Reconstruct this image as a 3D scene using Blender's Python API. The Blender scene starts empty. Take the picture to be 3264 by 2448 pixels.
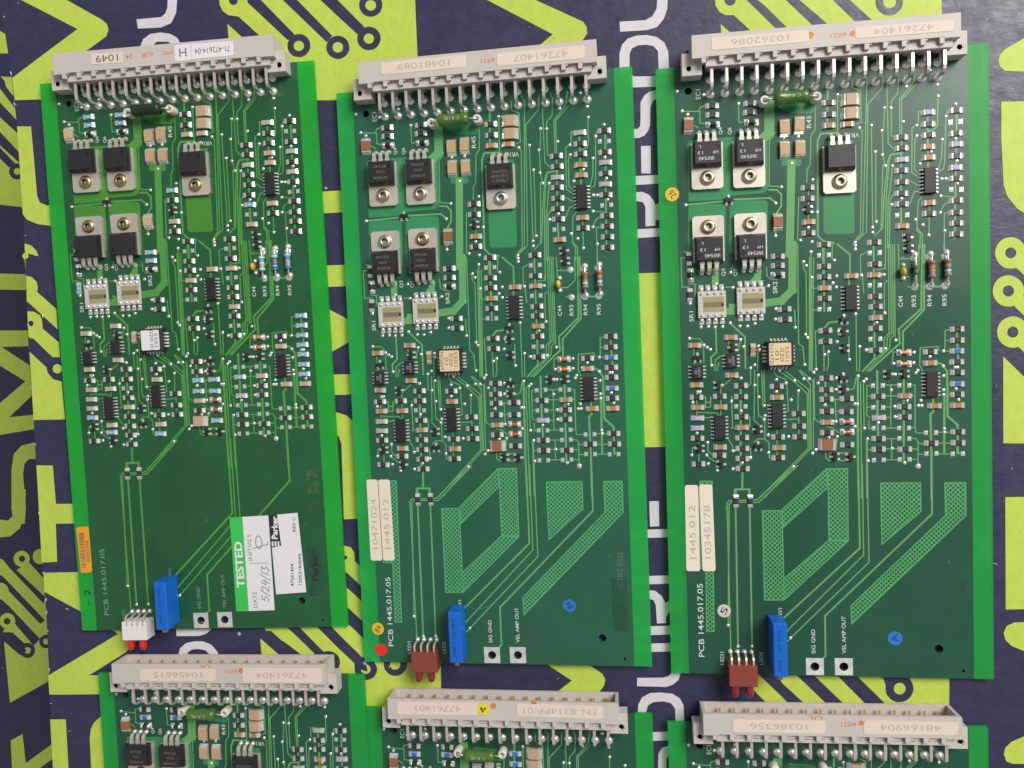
import bpy, bmesh, math, random
from mathutils import Matrix, Vector
from mathutils.geometry import tessellate_polygon

sc = bpy.context.scene
COL = sc.collection
rnd = random.Random(7)
MM = 0.001

# ------------------------------------------------------------------ camera, world, lamps, exposure
CAM_POS, CAM_ROT, CAM_F = [[22.695,6.338,285.729],[[0.991593,0.023416,0.127261],[-0.028466,0.998872,0.038005],[-0.126228,-0.041308,0.991141]],2450.0042706127515]
cam = bpy.data.cameras.new('camera')
cam.sensor_fit = 'HORIZONTAL'; cam.sensor_width = 36.0; cam.lens = 36.0 * CAM_F / 3264.0
cam.clip_start = 0.01; cam.clip_end = 20.0
camo = bpy.data.objects.new('camera', cam); COL.objects.link(camo)
m = Matrix(CAM_ROT).to_4x4(); m.translation = Vector(CAM_POS) * MM
camo.matrix_world = m
sc.camera = camo

w = bpy.data.worlds.new('World'); sc.world = w; w.use_nodes = True
bg = w.node_tree.nodes['Background']
bg.inputs[0].default_value = (0.93, 0.96, 1.0, 1.0); bg.inputs[1].default_value = 0.29

def area_lamp(name, loc, target, sx, sy, power, col):
    l = bpy.data.lights.new(name, 'AREA'); l.shape = 'RECTANGLE'; l.size = sx; l.size_y = sy
    l.energy = power; l.color = col
    o = bpy.data.objects.new(name, l); COL.objects.link(o)
    o.location = loc
    o.rotation_euler = (Vector(target) - Vector(loc)).to_track_quat('-Z', 'Y').to_euler()
    return o
area_lamp('ceiling_lamp', (1.08, 0.95, 1.40), (0.0, 0.0, 0.0), 1.1, 0.9, 52.0, (1.0, 0.955, 0.91))
sc.view_settings.view_transform = 'Standard'; sc.view_settings.look = 'None'
sc.view_settings.exposure = 0.0; sc.view_settings.gamma = 1.0
sc.view_settings.use_curve_mapping = False
sc.cycles.max_bounces = 8; sc.cycles.transparent_max_bounces = 8
sc.cycles.use_denoising = True

# ------------------------------------------------------------------ measured layout (millimetres)
CHIPS=[["r",19.38,14.52,0],["r",19.4,17.71,0],["r",32.55,14.65,0],["r",32.41,17.76,0],["r",59.05,16.43,0],["r",59.05,20.48,0],["r",51.56,45.29,0],["r",51.5,49.11,0],["r",51.54,
61.17,0],["r",82.91,29.96,0],["r",83.04,33.72,0],["r",82.85,41.37,0],["r",82.87,45.24,0],["r",82.72,49.16,0],["r",82.85,52.88,0],["r",91.86,26.12,0],["r",91.83,29.84,0],["r",91.75,
56.68,0],["r",100.82,22.16,0],["r",100.66,29.88,0],["r",100.65,37.57,0],["r",100.54,45.22,0],["r",100.54,52.74,0],["r",100.51,56.69,0],["r",100.54,60.44,0],["r",100.51,64.24,0],
["r",56.68,65.47,0],["r",73.6,65.58,0],["k",19.5,21.15,0],["k",32.83,21.2,0],["c",59.05,24.28,0],["c",65.3,24.28,0],["c",51.65,57.38,0],["c",91.7,33.79,0],["c",91.83,37.48,0],["c",
82.96,60.48,0],["c",91.64,52.96,0],["g",83.0,37.63,0],["g",91.84,22.13,0],["g",100.79,33.6,0],["g",100.51,41.39,0],["e",82.94,56.6,0],["e",100.68,25.91,0],["e",100.62,48.89,0],
["e",56.62,69.11,0],["e",73.68,69.24,0],["L",66.39,15.94,0],["L",66.2,20.59,0],["V",10.97,20.86,90],["V",41.09,56.82,90],["P",44.0,23.97,90],["P",48.89,23.54,90],["P",43.93,31.58,
90],["P",49.09,31.69,90],["s",51.4,52.87,0],["s",84.6,64.52,0],["s",84.73,68.31,0],["sq",24.45,48.06,0],["r",56.63,73.1,0],["r",56.59,76.78,0],["r",56.6,84.39,0],["r",56.68,95.71,
0],["r",56.63,99.53,0],["r",56.8,112.63,0],["r",56.63,116.63,0],["r",56.71,120.09,0],["r",56.7,124.44,0],["r",56.65,132.09,0],["r",73.57,73.14,0],["r",73.56,84.49,0],["r",73.64,
88.05,0],["r",73.51,95.61,0],["r",73.48,103.24,0],["r",100.44,96.88,0],["r",100.41,100.67,0],["r",100.31,108.26,0],["r",100.29,111.9,0],["r",100.29,119.58,0],["r",91.63,104.5,0],
["r",74.11,119.57,0],["r",74.07,134.47,0],["r",74.03,138.35,0],["r",82.79,123.37,0],["r",82.76,127.0,0],["r",82.77,138.44,0],["r",91.55,136.43,0],["r",100.37,132.69,0],["r",100.4,
136.52,0],["r",63.51,120.08,0],["r",63.43,124.63,0],["r",63.51,136.45,0],["r",27.25,114.44,0],["r",27.23,118.33,0],["r",27.29,125.75,0],["r",27.22,133.23,0],["r",27.22,137.09,0],
["r",27.16,140.79,0],["r",27.27,144.49,0],["r",11.46,118.18,0],["r",11.48,133.14,0],["r",11.6,142.59,0],["r",19.68,118.1,0],["r",19.23,139.43,0],["r",39.67,114.96,0],["r",39.81,
133.25,0],["r",39.76,140.76,0],["r",47.04,125.0,0],["r",47.13,129.5,0],["r",47.24,133.32,0],["r",42.84,87.55,0],["r",43.02,91.23,0],["r",41.02,68.78,0],["r",40.87,72.09,0],["r",
10.06,68.07,90],["r",10.1,81.24,90],["k",10.45,74.14,90],["k",40.83,75.45,0],["c",56.64,80.77,0],["c",65.72,76.9,0],["c",73.45,76.97,0],["c",73.69,91.89,0],["c",56.75,128.32,0],
["c",100.32,123.37,0],["c",91.5,108.3,0],["c",83.06,119.56,0],["c",92.75,123.26,0],["c",11.33,99.38,0],["c",24.11,96.96,0],["c",24.09,110.48,0],["c",11.61,113.73,0],["c",27.36,
129.51,0],["c",11.79,121.87,0],["c",19.99,121.94,0],["c",19.46,136.43,0],["c",39.67,118.98,0],["c",40.0,137.0,0],["c",31.67,101.87,90],["g",11.68,125.72,0],["g",11.61,129.43,0],
["w",74.31,127.05,0],["b",100.33,104.46,0],["b",100.31,115.87,0],["e",56.48,88.17,0],["e",73.51,80.53,0],["e",73.42,99.39,0],["e",74.05,115.68,0],["e",74.02,123.42,0],["e",74.12,
130.8,0],["e",74.01,142.08,0],["e",82.88,115.86,0],["e",82.69,130.91,0],["e",82.72,134.61,0],["e",82.71,142.09,0],["e",91.56,132.79,0],["e",91.56,140.17,0],["e",100.27,140.36,0],
["e",27.07,121.93,0],["X",56.62,136.34,0],["o",82.94,104.42,0],["o",82.95,108.31,0],["d",63.52,128.2,0],["d",63.59,131.93,0],["s",63.14,92.08,0],["s",62.8,96.25,0],["s",63.0,
102.16,0],["s",77.59,111.79,0],["s",82.91,111.87,0],["s",62.57,112.65,0],["s",62.51,116.69,0],["s",59.16,140.67,0],["s",64.49,140.78,0],["s",24.68,100.64,0],["s",12.28,103.94,0],
["s",19.38,113.99,0],["s",12.1,136.83,0],["s",19.62,142.7,0],["s",32.65,130.22,0],["s",32.83,136.44,0],["r",24.67,156.36,90],["r",29.68,156.42,90]]
OV1={"0":"l","1":"l","2":"l","3":"l","6":"l","14":"l","111":"l","112":"l","114":"l","73":"l","74":"l","140":"l","75":"l","76":"l","141":"l","77":"l","79":"l","65":"l","88":"l",
"66":"l","89":"l","90":"l","99":"l","102":"l","105":"l","124":"g","132":"g"}
IC14=[[91.73,45.5],[65.22,84.52],[91.69,115.8],[39.52,125.65],[19.42,129.4]]
IC8=[[23.96,105.38],[11.95,109.0]]
PLCC=[40.5,103.44]
SHUNT=[[17.67,84.89],[31.29,84.14]]
TO=[[17.09,39.97,1],[31.51,40.31,1],[62.03,44.14,1],[16.92,57.28,-1],[31.56,57.17,-1]]
VIA=[[7.33,8.42],[8.9,15.47],[10.87,16.79],[28.61,14.3],[42.69,44.5],[40.62,50.08],[9.41,48.85],[46.33,36.47],[53.38,42.59],[54.67,54.05],[48.8,63.53],[52.71,64.31],[40.38,61.55],
[51.53,59.18],[67.19,65.31],[67.26,66.41],[67.27,67.61],[74.37,58.55],[73.09,60.32],[73.13,62.12],[73.23,25.18],[74.35,34.31],[76.6,27.21],[76.65,35.56],[77.6,39.4],[79.89,39.56],
[77.56,19.51],[79.73,19.69],[83.62,24.65],[69.2,25.73],[62.13,13.79],[84.89,12.74],[94.94,12.96],[92.62,7.72],[95.13,16.79],[97.55,23.88],[100.73,19.9],[88.05,26.22],[88.03,29.8],
[89.02,39.4],[92.67,35.39],[96.3,31.66],[100.59,31.55],[100.96,39.19],[95.98,44.97],[97.32,45.07],[101.11,46.93],[95.61,50.84],[95.4,56.56],[96.79,62.83],[91.62,64.03],[89.7,
60.41],[87.33,58.48],[79.53,52.86],[82.88,50.92],[24.05,7.89],[16.54,10.34],[43.81,27.26],[48.72,27.25],[37.58,79.1],[25.2,79.15],[39.89,87.4],[39.72,91.07],[46.48,94.27],[24.02,
91.78],[9.55,96.81],[10.07,84.21],[18.71,93.07],[13.75,92.86],[16.39,92.8],[21.34,93.01],[27.43,93.05],[30.03,93.17],[32.66,92.38],[49.99,96.92],[50.68,98.06],[59.54,79.1],[60.71,
80.59],[60.87,76.7],[60.16,71.16],[52.45,76.81],[49.71,71.14],[50.66,72.57],[52.28,67.81],[67.0,90.31],[68.21,101.82],[64.68,106.28],[56.34,104.29],[57.62,103.34],[49.52,107.6],
[52.52,110.5],[53.3,109.41],[49.08,112.67],[50.89,112.73],[45.86,113.23],[42.98,113.98],[47.13,116.92],[44.59,120.09],[39.66,112.63],[39.58,116.95],[33.42,110.84],[32.09,114.46],
[33.45,118.73],[30.77,108.21],[32.26,107.14],[33.72,100.45],[34.06,101.86],[40.78,109.41],[80.29,100.0],[74.09,93.54],[76.81,90.37],[76.76,102.88],[70.38,103.12],[61.18,96.12],
[60.63,99.86],[67.51,112.19],[70.24,113.4],[69.38,114.2],[53.94,114.34],[66.27,122.09],[66.22,130.05],[69.43,130.8],[56.14,122.23],[59.84,128.2],[60.18,133.52],[57.35,133.74],
[51.61,139.39],[52.74,138.12],[44.95,144.17],[78.56,117.49],[86.31,104.46],[86.18,108.13],[79.58,108.21],[87.44,110.8],[86.86,111.72],[95.95,104.4],[95.82,109.63],[88.42,121.43],
[87.53,123.17],[88.63,123.2],[95.95,119.58],[95.9,117.94],[95.97,113.02],[99.97,117.63],[100.76,121.37],[95.96,131.48],[96.03,132.75],[83.87,121.29],[79.66,123.32],[79.69,126.97],
[74.08,128.86],[78.6,138.13],[70.4,134.61],[70.48,142.42],[82.77,143.33],[99.7,110.15],[100.5,110.18],[91.54,106.14],[23.82,120.02],[27.14,123.64],[17.16,106.87],[16.86,101.08],
[15.72,100.29],[14.59,99.4],[10.15,120.01],[11.41,131.31],[15.07,134.83],[14.67,139.4],[15.1,142.57],[9.36,139.29],[18.33,145.09],[24.01,138.06],[30.12,140.64],[23.81,144.62],
[27.12,142.4],[43.43,133.23],[36.45,138.9],[36.4,132.49],[35.45,125.57],[35.09,126.97],[35.21,121.89],[27.49,97.95],[28.53,100.52],[27.41,111.76],[12.87,116.27],[12.1,116.36],
[19.47,77.63],[60.04,116.77],[60.21,112.72],[76.67,76.97],[69.22,76.86],[24.6,73.69],[67.1,122.11],[78.89,111.87],[79.99,112.02],[44.96,144.08],[20.88,202.2],[42.77,206.61],[24.23,
209.91],[29.23,209.85]]
BIG=[[86.56,71.69,1.22],[86.61,81.84,1.22],[87.18,144.58,1.0],[91.5,71.63,1.33],[91.51,81.81,1.33],[96.74,71.71,1.33],[96.54,81.8,1.33]]
HOLES=[[11.29,8.64,1.3],[93.45,209.76,1.45],[51.09,216.93,1.55],[61.1,216.77,1.55],[101.52,217.63,0.5]]
TR=[[0.32,[[70.92,7.08],[72.0,8.81],[69.83,62.42],[66.48,65.91]]],[0.32,[[67.14,8.73],[67.02,11.69],[69.8,13.24],[69.91,23.82],[68.19,24.35]]],[0.32,[[62.18,13.93],[61.99,26.52]]],
[0.32,[[69.02,25.73],[70.12,26.81],[69.01,62.37],[67.22,64.61]]],[0.32,[[77.27,7.95],[77.09,12.53],[72.18,17.72],[71.07,61.82],[67.19,65.28]]],[0.32,[[73.22,25.27],[73.17,60.28]]],
[0.32,[[74.54,34.43],[74.25,58.67]]],[0.32,[[76.84,27.33],[76.85,35.59],[77.58,39.28]]],[0.32,[[77.61,19.68],[77.19,27.02]]],[0.32,[[78.47,11.34],[78.58,17.26],[78.68,31.76],
[80.28,33.53]]],[0.32,[[81.65,7.02],[82.43,9.05],[82.01,14.91],[79.91,17.37],[79.82,19.66],[79.78,29.2],[80.76,29.8]]],[0.32,[[87.96,6.92],[87.12,11.74],[82.6,16.93],[82.56,
30.07]]],[0.32,[[88.1,12.15],[83.26,16.98],[83.11,29.46]]],[0.32,[[82.89,35.37],[79.19,35.76],[78.44,37.69],[77.08,50.2],[76.39,60.81],[73.72,63.32]]],[0.32,[[83.57,35.09],[79.67,
35.46],[78.91,37.72],[77.75,50.24],[77.27,67.67]]],[0.32,[[79.91,39.78],[79.06,47.67],[78.4,50.95],[77.94,67.7]]],[0.32,[[80.71,48.44],[79.07,50.99],[78.61,67.74]]],[0.32,[[76.85,
38.9],[75.96,61.45]]],[0.32,[[87.91,26.01],[86.54,27.09],[86.3,42.21],[88.24,43.66]]],[0.32,[[87.96,29.82],[87.36,31.75],[87.2,41.28],[88.29,42.35]]],[0.32,[[95.05,16.97],[94.84,
26.42],[94.13,27.67],[92.12,28.5]]],[0.32,[[96.29,31.77],[96.08,37.64],[94.95,41.5]]],[0.32,[[98.29,21.8],[97.57,23.7],[97.02,39.02],[96.59,41.62],[95.25,42.18]]],[0.32,[[95.81,
45.17],[99.11,45.07]]],[0.32,[[95.6,50.75],[99.54,51.34],[100.5,52.06]]],[0.32,[[95.4,56.54],[96.48,54.1],[98.17,52.89]]],[0.32,[[89.65,50.36],[88.25,52.25],[87.75,62.15],[88.83,
63.55],[88.65,68.31]]],[0.32,[[87.68,58.5],[87.91,61.5],[89.49,63.58],[89.52,68.36]]],[0.32,[[91.87,53.15],[91.67,64.05]]],[0.32,[[96.71,56.75],[98.03,56.7]]],[0.32,[[96.71,56.75],
[96.61,68.77]]],[0.32,[[85.56,52.74],[87.05,48.87],[88.39,48.62]]],[0.32,[[85.85,45.15],[88.13,46.63]]],[0.32,[[88.74,21.36],[88.6,25.28]]],[0.32,[[89.4,21.41],[89.38,22.07]]],
[0.5,[[91.69,22.25],[91.61,33.38],[91.67,40.61]]],[0.5,[[101.12,21.7],[100.03,65.53]]],[0.5,[[83.09,30.11],[82.61,51.22],[82.62,59.85]]],[0.5,[[58.98,12.34],[58.52,22.93]]],[0.32,
[[8.76,15.57],[14.82,16.05],[15.23,14.67],[16.93,14.17]]],[0.32,[[15.15,16.08],[15.09,20.12],[16.95,20.59]]],[0.32,[[28.62,14.48],[28.65,20.86],[29.97,20.96]]],[0.32,[[40.69,
17.99],[40.3,26.53],[38.91,28.02],[38.5,43.93],[42.45,44.33]]],[0.32,[[54.73,17.86],[54.4,25.39],[53.02,27.18],[52.58,37.27],[51.52,39.1],[51.33,43.53]]],[0.32,[[48.5,48.43],
[47.85,63.08]]],[0.32,[[51.92,44.84],[51.56,60.74]]],[0.32,[[12.36,20.55],[14.53,21.81]]],[0.32,[[43.58,26.46],[43.66,27.74]]],[0.32,[[48.8,26.86],[48.89,27.81]]],[0.5,[[9.43,
48.79],[22.64,48.35]]],[0.5,[[25.68,47.9],[38.64,48.1],[40.87,49.97]]],[0.5,[[38.45,45.21],[41.08,45.38],[42.65,47.09],[42.46,51.23],[40.83,53.69],[40.35,61.35]]],[0.5,[[61.71,
26.9],[56.28,26.8],[55.21,29.24],[54.76,62.2],[56.62,64.23],[60.1,65.06]]],[0.5,[[58.86,11.92],[58.48,23.82]]],[3.0,[[39.09,14.06],[38.91,25.15],[36.64,27.21]]],[2.5,[[46.29,
36.19],[45.06,68.17]]],[2.5,[[46.19,64.74],[45.7,81.02],[41.9,84.63],[36.5,85.18]]],[2.2,[[19.17,72.99],[19.14,76.58]]],[2.2,[[34.07,74.25],[33.73,76.14],[32.19,77.73]]],[2.2,
[[24.89,85.98],[24.81,87.65],[22.83,87.56]]],[0.32,[[9.59,67.68],[7.33,67.7],[7.3,78.15],[10.06,78.29]]],[0.32,[[9.87,77.07],[12.11,77.43],[11.9,81.51]]],[0.32,[[22.75,78.92],
[25.07,79.04]]],[0.32,[[36.77,79.39],[37.51,79.19]]],[0.32,[[47.87,64.83],[47.54,99.87],[49.02,101.36],[49.4,107.09]]],[0.32,[[46.57,94.35],[46.37,87.93]]],[0.32,[[49.53,71.05],
[49.67,73.42],[50.57,74.88],[50.34,96.65]]],[0.32,[[52.32,67.91],[51.22,109.82]]],[0.32,[[53.2,69.84],[52.04,109.85]]],[0.32,[[52.41,76.87],[52.49,80.65],[54.17,80.73]]],[0.32,
[[52.4,88.21],[54.32,88.3]]],[0.32,[[9.62,96.88],[13.13,97.02],[14.53,99.02],[14.45,105.79]]],[0.32,[[37.08,72.51],[37.18,75.6],[38.35,76.85],[40.78,76.98]]],[0.32,[[20.31,103.59],
[18.49,104.98],[18.31,108.65]]],[0.32,[[19.69,105.99],[19.06,108.68]]],[0.32,[[27.53,98.1],[26.6,101.91]]],[0.32,[[33.77,101.71],[30.32,101.81]]],[0.32,[[33.5,102.18],[33.18,
109.18]]],[0.32,[[11.0,99.36],[10.91,106.15]]],[0.32,[[9.7,65.52],[8.45,65.45]]],[0.32,[[23.39,96.48],[23.47,99.86]]],[0.32,[[25.33,71.64],[24.5,73.51]]],[0.5,[[18.97,93.16],
[18.98,102.09],[17.04,103.95],[17.05,106.86]]],[0.5,[[24.1,91.94],[29.06,96.96],[29.02,108.26]]],[0.5,[[56.75,65.34],[56.46,88.87]]],[0.32,[[59.64,65.51],[59.42,70.66],[60.12,
71.16]]],[0.32,[[78.28,66.58],[78.11,97.35],[76.54,99.16],[76.41,102.45]]],[0.32,[[78.98,66.62],[78.87,97.39],[77.48,99.2],[77.33,102.95],[68.98,110.46]]],[0.32,[[79.68,66.66],
[79.49,98.35],[78.4,99.71],[78.29,102.52],[70.41,110.51]]],[0.32,[[80.29,66.7],[80.08,98.84]]],[0.32,[[81.55,66.77],[81.69,75.13]]],[0.32,[[70.89,68.95],[68.97,69.78],[68.9,
77.25]]],[0.32,[[69.41,76.35],[69.86,82.92]]],[0.32,[[88.28,67.16],[88.21,75.48],[85.32,78.11],[82.75,78.07]]],[0.32,[[81.83,71.66],[86.48,71.91]]],[0.32,[[84.49,81.55],[86.57,
81.79]]],[0.32,[[96.43,104.17],[96.59,97.21],[98.08,96.9]]],[0.32,[[96.46,100.69],[98.17,100.76]]],[0.32,[[95.96,104.39],[98.04,104.47]]],[0.32,[[88.99,110.89],[88.13,108.99],
[88.35,102.92],[94.17,102.69],[94.58,104.1]]],[0.32,[[79.01,108.18],[79.4,104.21],[80.59,104.02]]],[0.32,[[67.18,90.3],[67.08,110.39]]],[0.32,[[68.27,102.12],[68.03,110.42]]],
[0.32,[[54.52,95.65],[53.31,95.83],[53.44,109.62]]],[0.32,[[56.09,98.32],[56.07,110.0]]],[0.32,[[57.55,103.59],[57.61,107.87],[57.04,110.03]]],[0.32,[[64.72,98.2],[64.53,106.23]]],
[0.32,[[52.35,67.91],[51.73,109.84]]],[0.32,[[51.79,69.76],[51.01,109.82]]],[0.32,[[76.84,73.47],[77.25,74.89],[74.18,75.2]]],[0.32,[[77.34,66.53],[77.25,74.89]]],[0.32,[[76.67,
89.8],[76.82,80.0],[77.79,79.11]]],[0.32,[[54.2,80.73],[52.52,80.65]]],[0.32,[[52.43,88.21],[53.87,88.28]]],[0.5,[[56.3,65.32],[56.51,88.4]]],[0.5,[[61.3,65.61],[65.43,69.35],
[65.36,76.84]]],[0.5,[[65.07,77.99],[65.0,79.86]]],[0.5,[[73.36,66.3],[73.19,106.08],[69.22,110.47]]],[0.5,[[89.44,67.22],[88.85,89.43],[81.36,96.09],[81.63,101.25],[78.96,103.49],
[71.36,110.54]]],[0.5,[[90.13,67.26],[89.77,89.71],[82.73,97.08],[82.69,104.1]]],[0.5,[[91.69,81.77],[96.53,82.02]]],[0.5,[[96.58,67.64],[96.67,71.78]]],[0.5,[[100.36,97.37],
[100.86,109.46]]],[0.5,[[61.61,92.64],[58.0,92.96],[56.23,95.01]]],[0.5,[[93.97,108.27],[95.56,109.03],[97.1,111.46]]],[0.32,[[38.82,109.39],[39.71,111.34],[42.83,112.65],[43.24,
114.34],[43.55,123.95],[42.55,124.4]]],[0.32,[[40.53,109.45],[45.49,113.22],[50.14,117.91],[50.16,137.58],[33.28,155.0]]],[0.32,[[42.48,109.52],[46.95,113.27],[50.69,116.5],[50.74,
137.83],[34.76,155.02]]],[0.32,[[47.59,109.7],[51.26,114.61],[51.21,138.08]]],[0.32,[[48.07,109.72],[52.27,113.45],[51.96,137.62]]],[0.32,[[30.71,109.1],[30.73,113.92],[29.71,
114.61]]],[0.32,[[32.19,109.15],[31.61,126.99],[33.73,129.22]]],[0.32,[[33.11,110.63],[33.18,125.1],[35.32,126.85]]],[0.32,[[34.65,109.24],[34.81,121.77]]],[0.32,[[35.39,109.27],
[35.45,120.82]]],[0.32,[[35.31,127.09],[35.24,133.86],[36.65,135.34],[36.66,140.67],[37.38,140.93]]],[0.32,[[35.24,133.86],[32.77,133.8],[31.48,134.98]]],[0.32,[[24.14,111.77],
[20.25,115.03]]],[0.32,[[14.08,118.23],[14.83,118.25],[14.65,121.9],[16.41,121.95],[16.59,118.31]]],[0.32,[[14.74,120.1],[16.49,120.15]]],[0.32,[[11.35,122.53],[12.29,123.78],
[18.56,124.1],[19.74,125.45]]],[0.32,[[20.23,115.51],[20.0,125.22]]],[0.32,[[24.08,118.3],[23.97,120.48],[24.03,129.7]]],[0.32,[[22.35,133.55],[23.73,136.02],[24.13,137.97]]],
[0.32,[[15.26,135.09],[15.12,137.78],[17.04,139.78]]],[0.32,[[14.64,139.48],[17.44,141.74]]],[0.32,[[47.17,117.1],[46.84,124.52]]],[0.32,[[43.16,127.06],[47.07,126.93]]],[0.32,
[[47.14,125.49],[47.04,133.18]]],[0.32,[[9.49,139.37],[9.63,136.68],[10.66,136.21]]],[0.32,[[12.0,134.77],[11.88,142.12]]],[0.32,[[30.18,125.74],[30.11,129.37]]],[0.32,[[30.23,
140.54],[30.14,137.13]]],[0.32,[[11.69,115.72],[11.5,124.49]]],[0.32,[[23.53,129.69],[25.03,129.72]]],[0.32,[[13.7,125.77],[16.72,125.71]]],[0.32,[[39.57,130.58],[39.38,140.24]]],
[0.6,[[27.21,115.25],[26.57,144.36]]],[0.6,[[27.15,145.83],[26.96,151.93]]],[0.6,[[24.59,154.59],[24.71,152.04],[29.44,152.12],[29.42,154.65]]],[0.32,[[70.44,115.72],[70.26,
126.14],[71.17,127.02]]],[0.32,[[70.44,115.72],[71.86,115.67]]],[0.32,[[70.53,119.41],[71.71,119.45]]],[0.32,[[70.37,123.3],[71.8,123.24]]],[0.32,[[76.36,115.68],[80.61,115.73]]],
[0.32,[[78.49,115.75],[78.23,130.86]]],[0.32,[[76.45,119.46],[80.46,119.58]]],[0.32,[[76.06,123.37],[78.19,123.34]]],[0.32,[[75.92,127.1],[78.05,127.11]]],[0.32,[[75.77,130.89],
[80.5,130.91]]],[0.32,[[70.89,128.05],[70.92,130.9],[71.97,130.93]]],[0.32,[[85.76,115.99],[86.47,115.92],[86.38,130.83],[86.54,132.72],[89.35,132.88]]],[0.32,[[85.16,119.59],
[86.33,119.58]]],[0.32,[[85.2,130.89],[86.38,130.83]]],[0.32,[[76.1,134.59],[80.59,134.7]]],[0.32,[[78.46,134.65],[78.42,142.0]]],[0.32,[[75.96,138.15],[80.45,138.25]]],[0.32,
[[76.05,142.05],[80.54,142.14]]],[0.32,[[84.92,138.35],[87.03,138.49]]],[0.32,[[84.78,142.13],[86.9,142.17]]],[0.32,[[85.3,134.58],[86.7,134.85],[87.26,136.04],[87.15,144.07]]],
[0.32,[[87.25,136.51],[89.21,136.56]]],[0.32,[[87.29,140.29],[89.31,140.33]]],[0.32,[[70.24,138.4],[71.67,138.44]]],[0.32,[[68.34,114.7],[68.13,155.47]]],[0.32,[[69.29,114.73],
[69.35,130.86]]],[0.32,[[67.0,112.29],[66.12,116.52],[63.45,117.39]]],[0.32,[[93.79,132.67],[97.96,132.77]]],[0.32,[[93.65,136.52],[98.06,136.62]]],[0.32,[[93.51,140.28],[97.93,
140.38]]],[0.32,[[52.58,112.74],[52.54,127.08],[54.08,128.32]]],[0.32,[[59.74,120.12],[59.88,128.23]]],[0.32,[[58.53,120.18],[61.17,120.26]]],[0.32,[[58.59,124.47],[61.0,124.45]]],
[0.32,[[56.45,129.58],[58.82,130.59],[60.91,132.32]]],[0.32,[[59.78,136.36],[60.38,133.5]]],[0.32,[[56.06,138.67],[56.2,141.07],[57.14,141.81]]],[0.32,[[57.24,139.41],[63.98,
139.41]]],[0.32,[[57.13,142.05],[63.87,142.19]]],[0.6,[[73.96,110.65],[73.86,125.29],[73.99,133.83]]],[0.6,[[82.8,113.78],[82.39,143.03]]],[0.6,[[92.36,120.66],[92.42,125.35],
[91.46,126.26],[91.64,140.38],[91.55,155.79]]],[0.6,[[97.1,111.47],[97.1,127.12],[100.37,130.26],[100.26,140.1],[101.18,140.21]]],[0.6,[[96.1,119.84],[95.85,140.0]]],[0.6,[[70.15,
134.69],[70.07,142.79],[70.04,155.5]]],[0.6,[[67.48,112.31],[67.04,140.82],[67.17,155.46]]],[0.6,[[56.41,113.35],[56.51,122.41]]],[0.5,[[27.09,145.62],[27.08,151.91]]],[0.5,
[[24.22,154.44],[24.33,152.04],[29.58,152.12],[29.48,154.23]]],[0.5,[[24.48,158.75],[24.23,209.91]]],[0.5,[[29.44,158.81],[29.23,209.85]]],[0.5,[[91.69,144.03],[91.61,161.48],
[54.91,198.34],[54.87,212.96],[53.97,213.84]]],[0.5,[[67.08,143.55],[67.27,173.61],[39.58,200.19]]],[0.35,[[45.56,143.41],[32.02,155.98],[22.38,156.14],[21.46,156.99],[21.62,
211.4]]],[0.35,[[46.4,143.71],[32.56,156.84],[23.23,156.72],[22.19,157.57],[20.88,202.09]]],[0.35,[[68.47,143.58],[68.46,176.16],[40.52,205.08]]],[0.35,[[70.15,143.61],[70.27,
178.7],[40.64,208.83]]]]
POUR=[[[11.14,25.93],[26.07,25.9],[38.34,26.06],[38.13,44.87],[36.41,46.23],[25.08,46.38],[22.0,47.66],[10.5,47.76],[10.54,27.18]],[[10.43,49.18],[11.48,48.6],[22.59,49.31],[23.41,
50.33],[22.87,66.94],[9.57,66.19]],[[24.9,50.11],[27.0,48.31],[37.29,48.85],[37.91,49.66],[37.41,67.75],[24.08,67.0]],[[57.08,29.48],[67.29,29.91],[67.14,61.59],[66.64,62.23],
[57.41,61.82],[56.76,60.97]],[[42.88,34.67],[49.74,35.16],[49.65,37.19],[48.79,37.51],[43.43,37.13],[42.8,36.57]],[[42.05,16.84],[46.22,18.94],[53.35,19.64],[54.86,17.87],[54.97,
15.36],[43.15,14.39]]]
HATCH=[[[56.31,145.03],[63.48,145.05],[63.26,170.94],[56.76,170.73],[56.78,151.34]],[[56.31,145.03],[56.71,151.57],[40.99,166.06],[40.82,159.51]],[[33.86,160.0],[40.69,159.96],
[40.83,185.11],[40.79,192.58],[33.99,192.61]],[[56.76,170.73],[63.26,171.05],[40.79,192.58],[40.84,184.94]],[[74.62,150.39],[87.9,150.44],[87.91,160.61],[74.77,172.24]],[[95.99,
150.57],[102.78,150.57],[102.77,162.15],[64.07,201.13],[63.88,194.58],[96.13,162.08]],[[12.13,148.92],[16.38,148.99],[15.8,204.47],[13.18,204.49],[13.38,181.07],[9.65,180.89]]]
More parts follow.
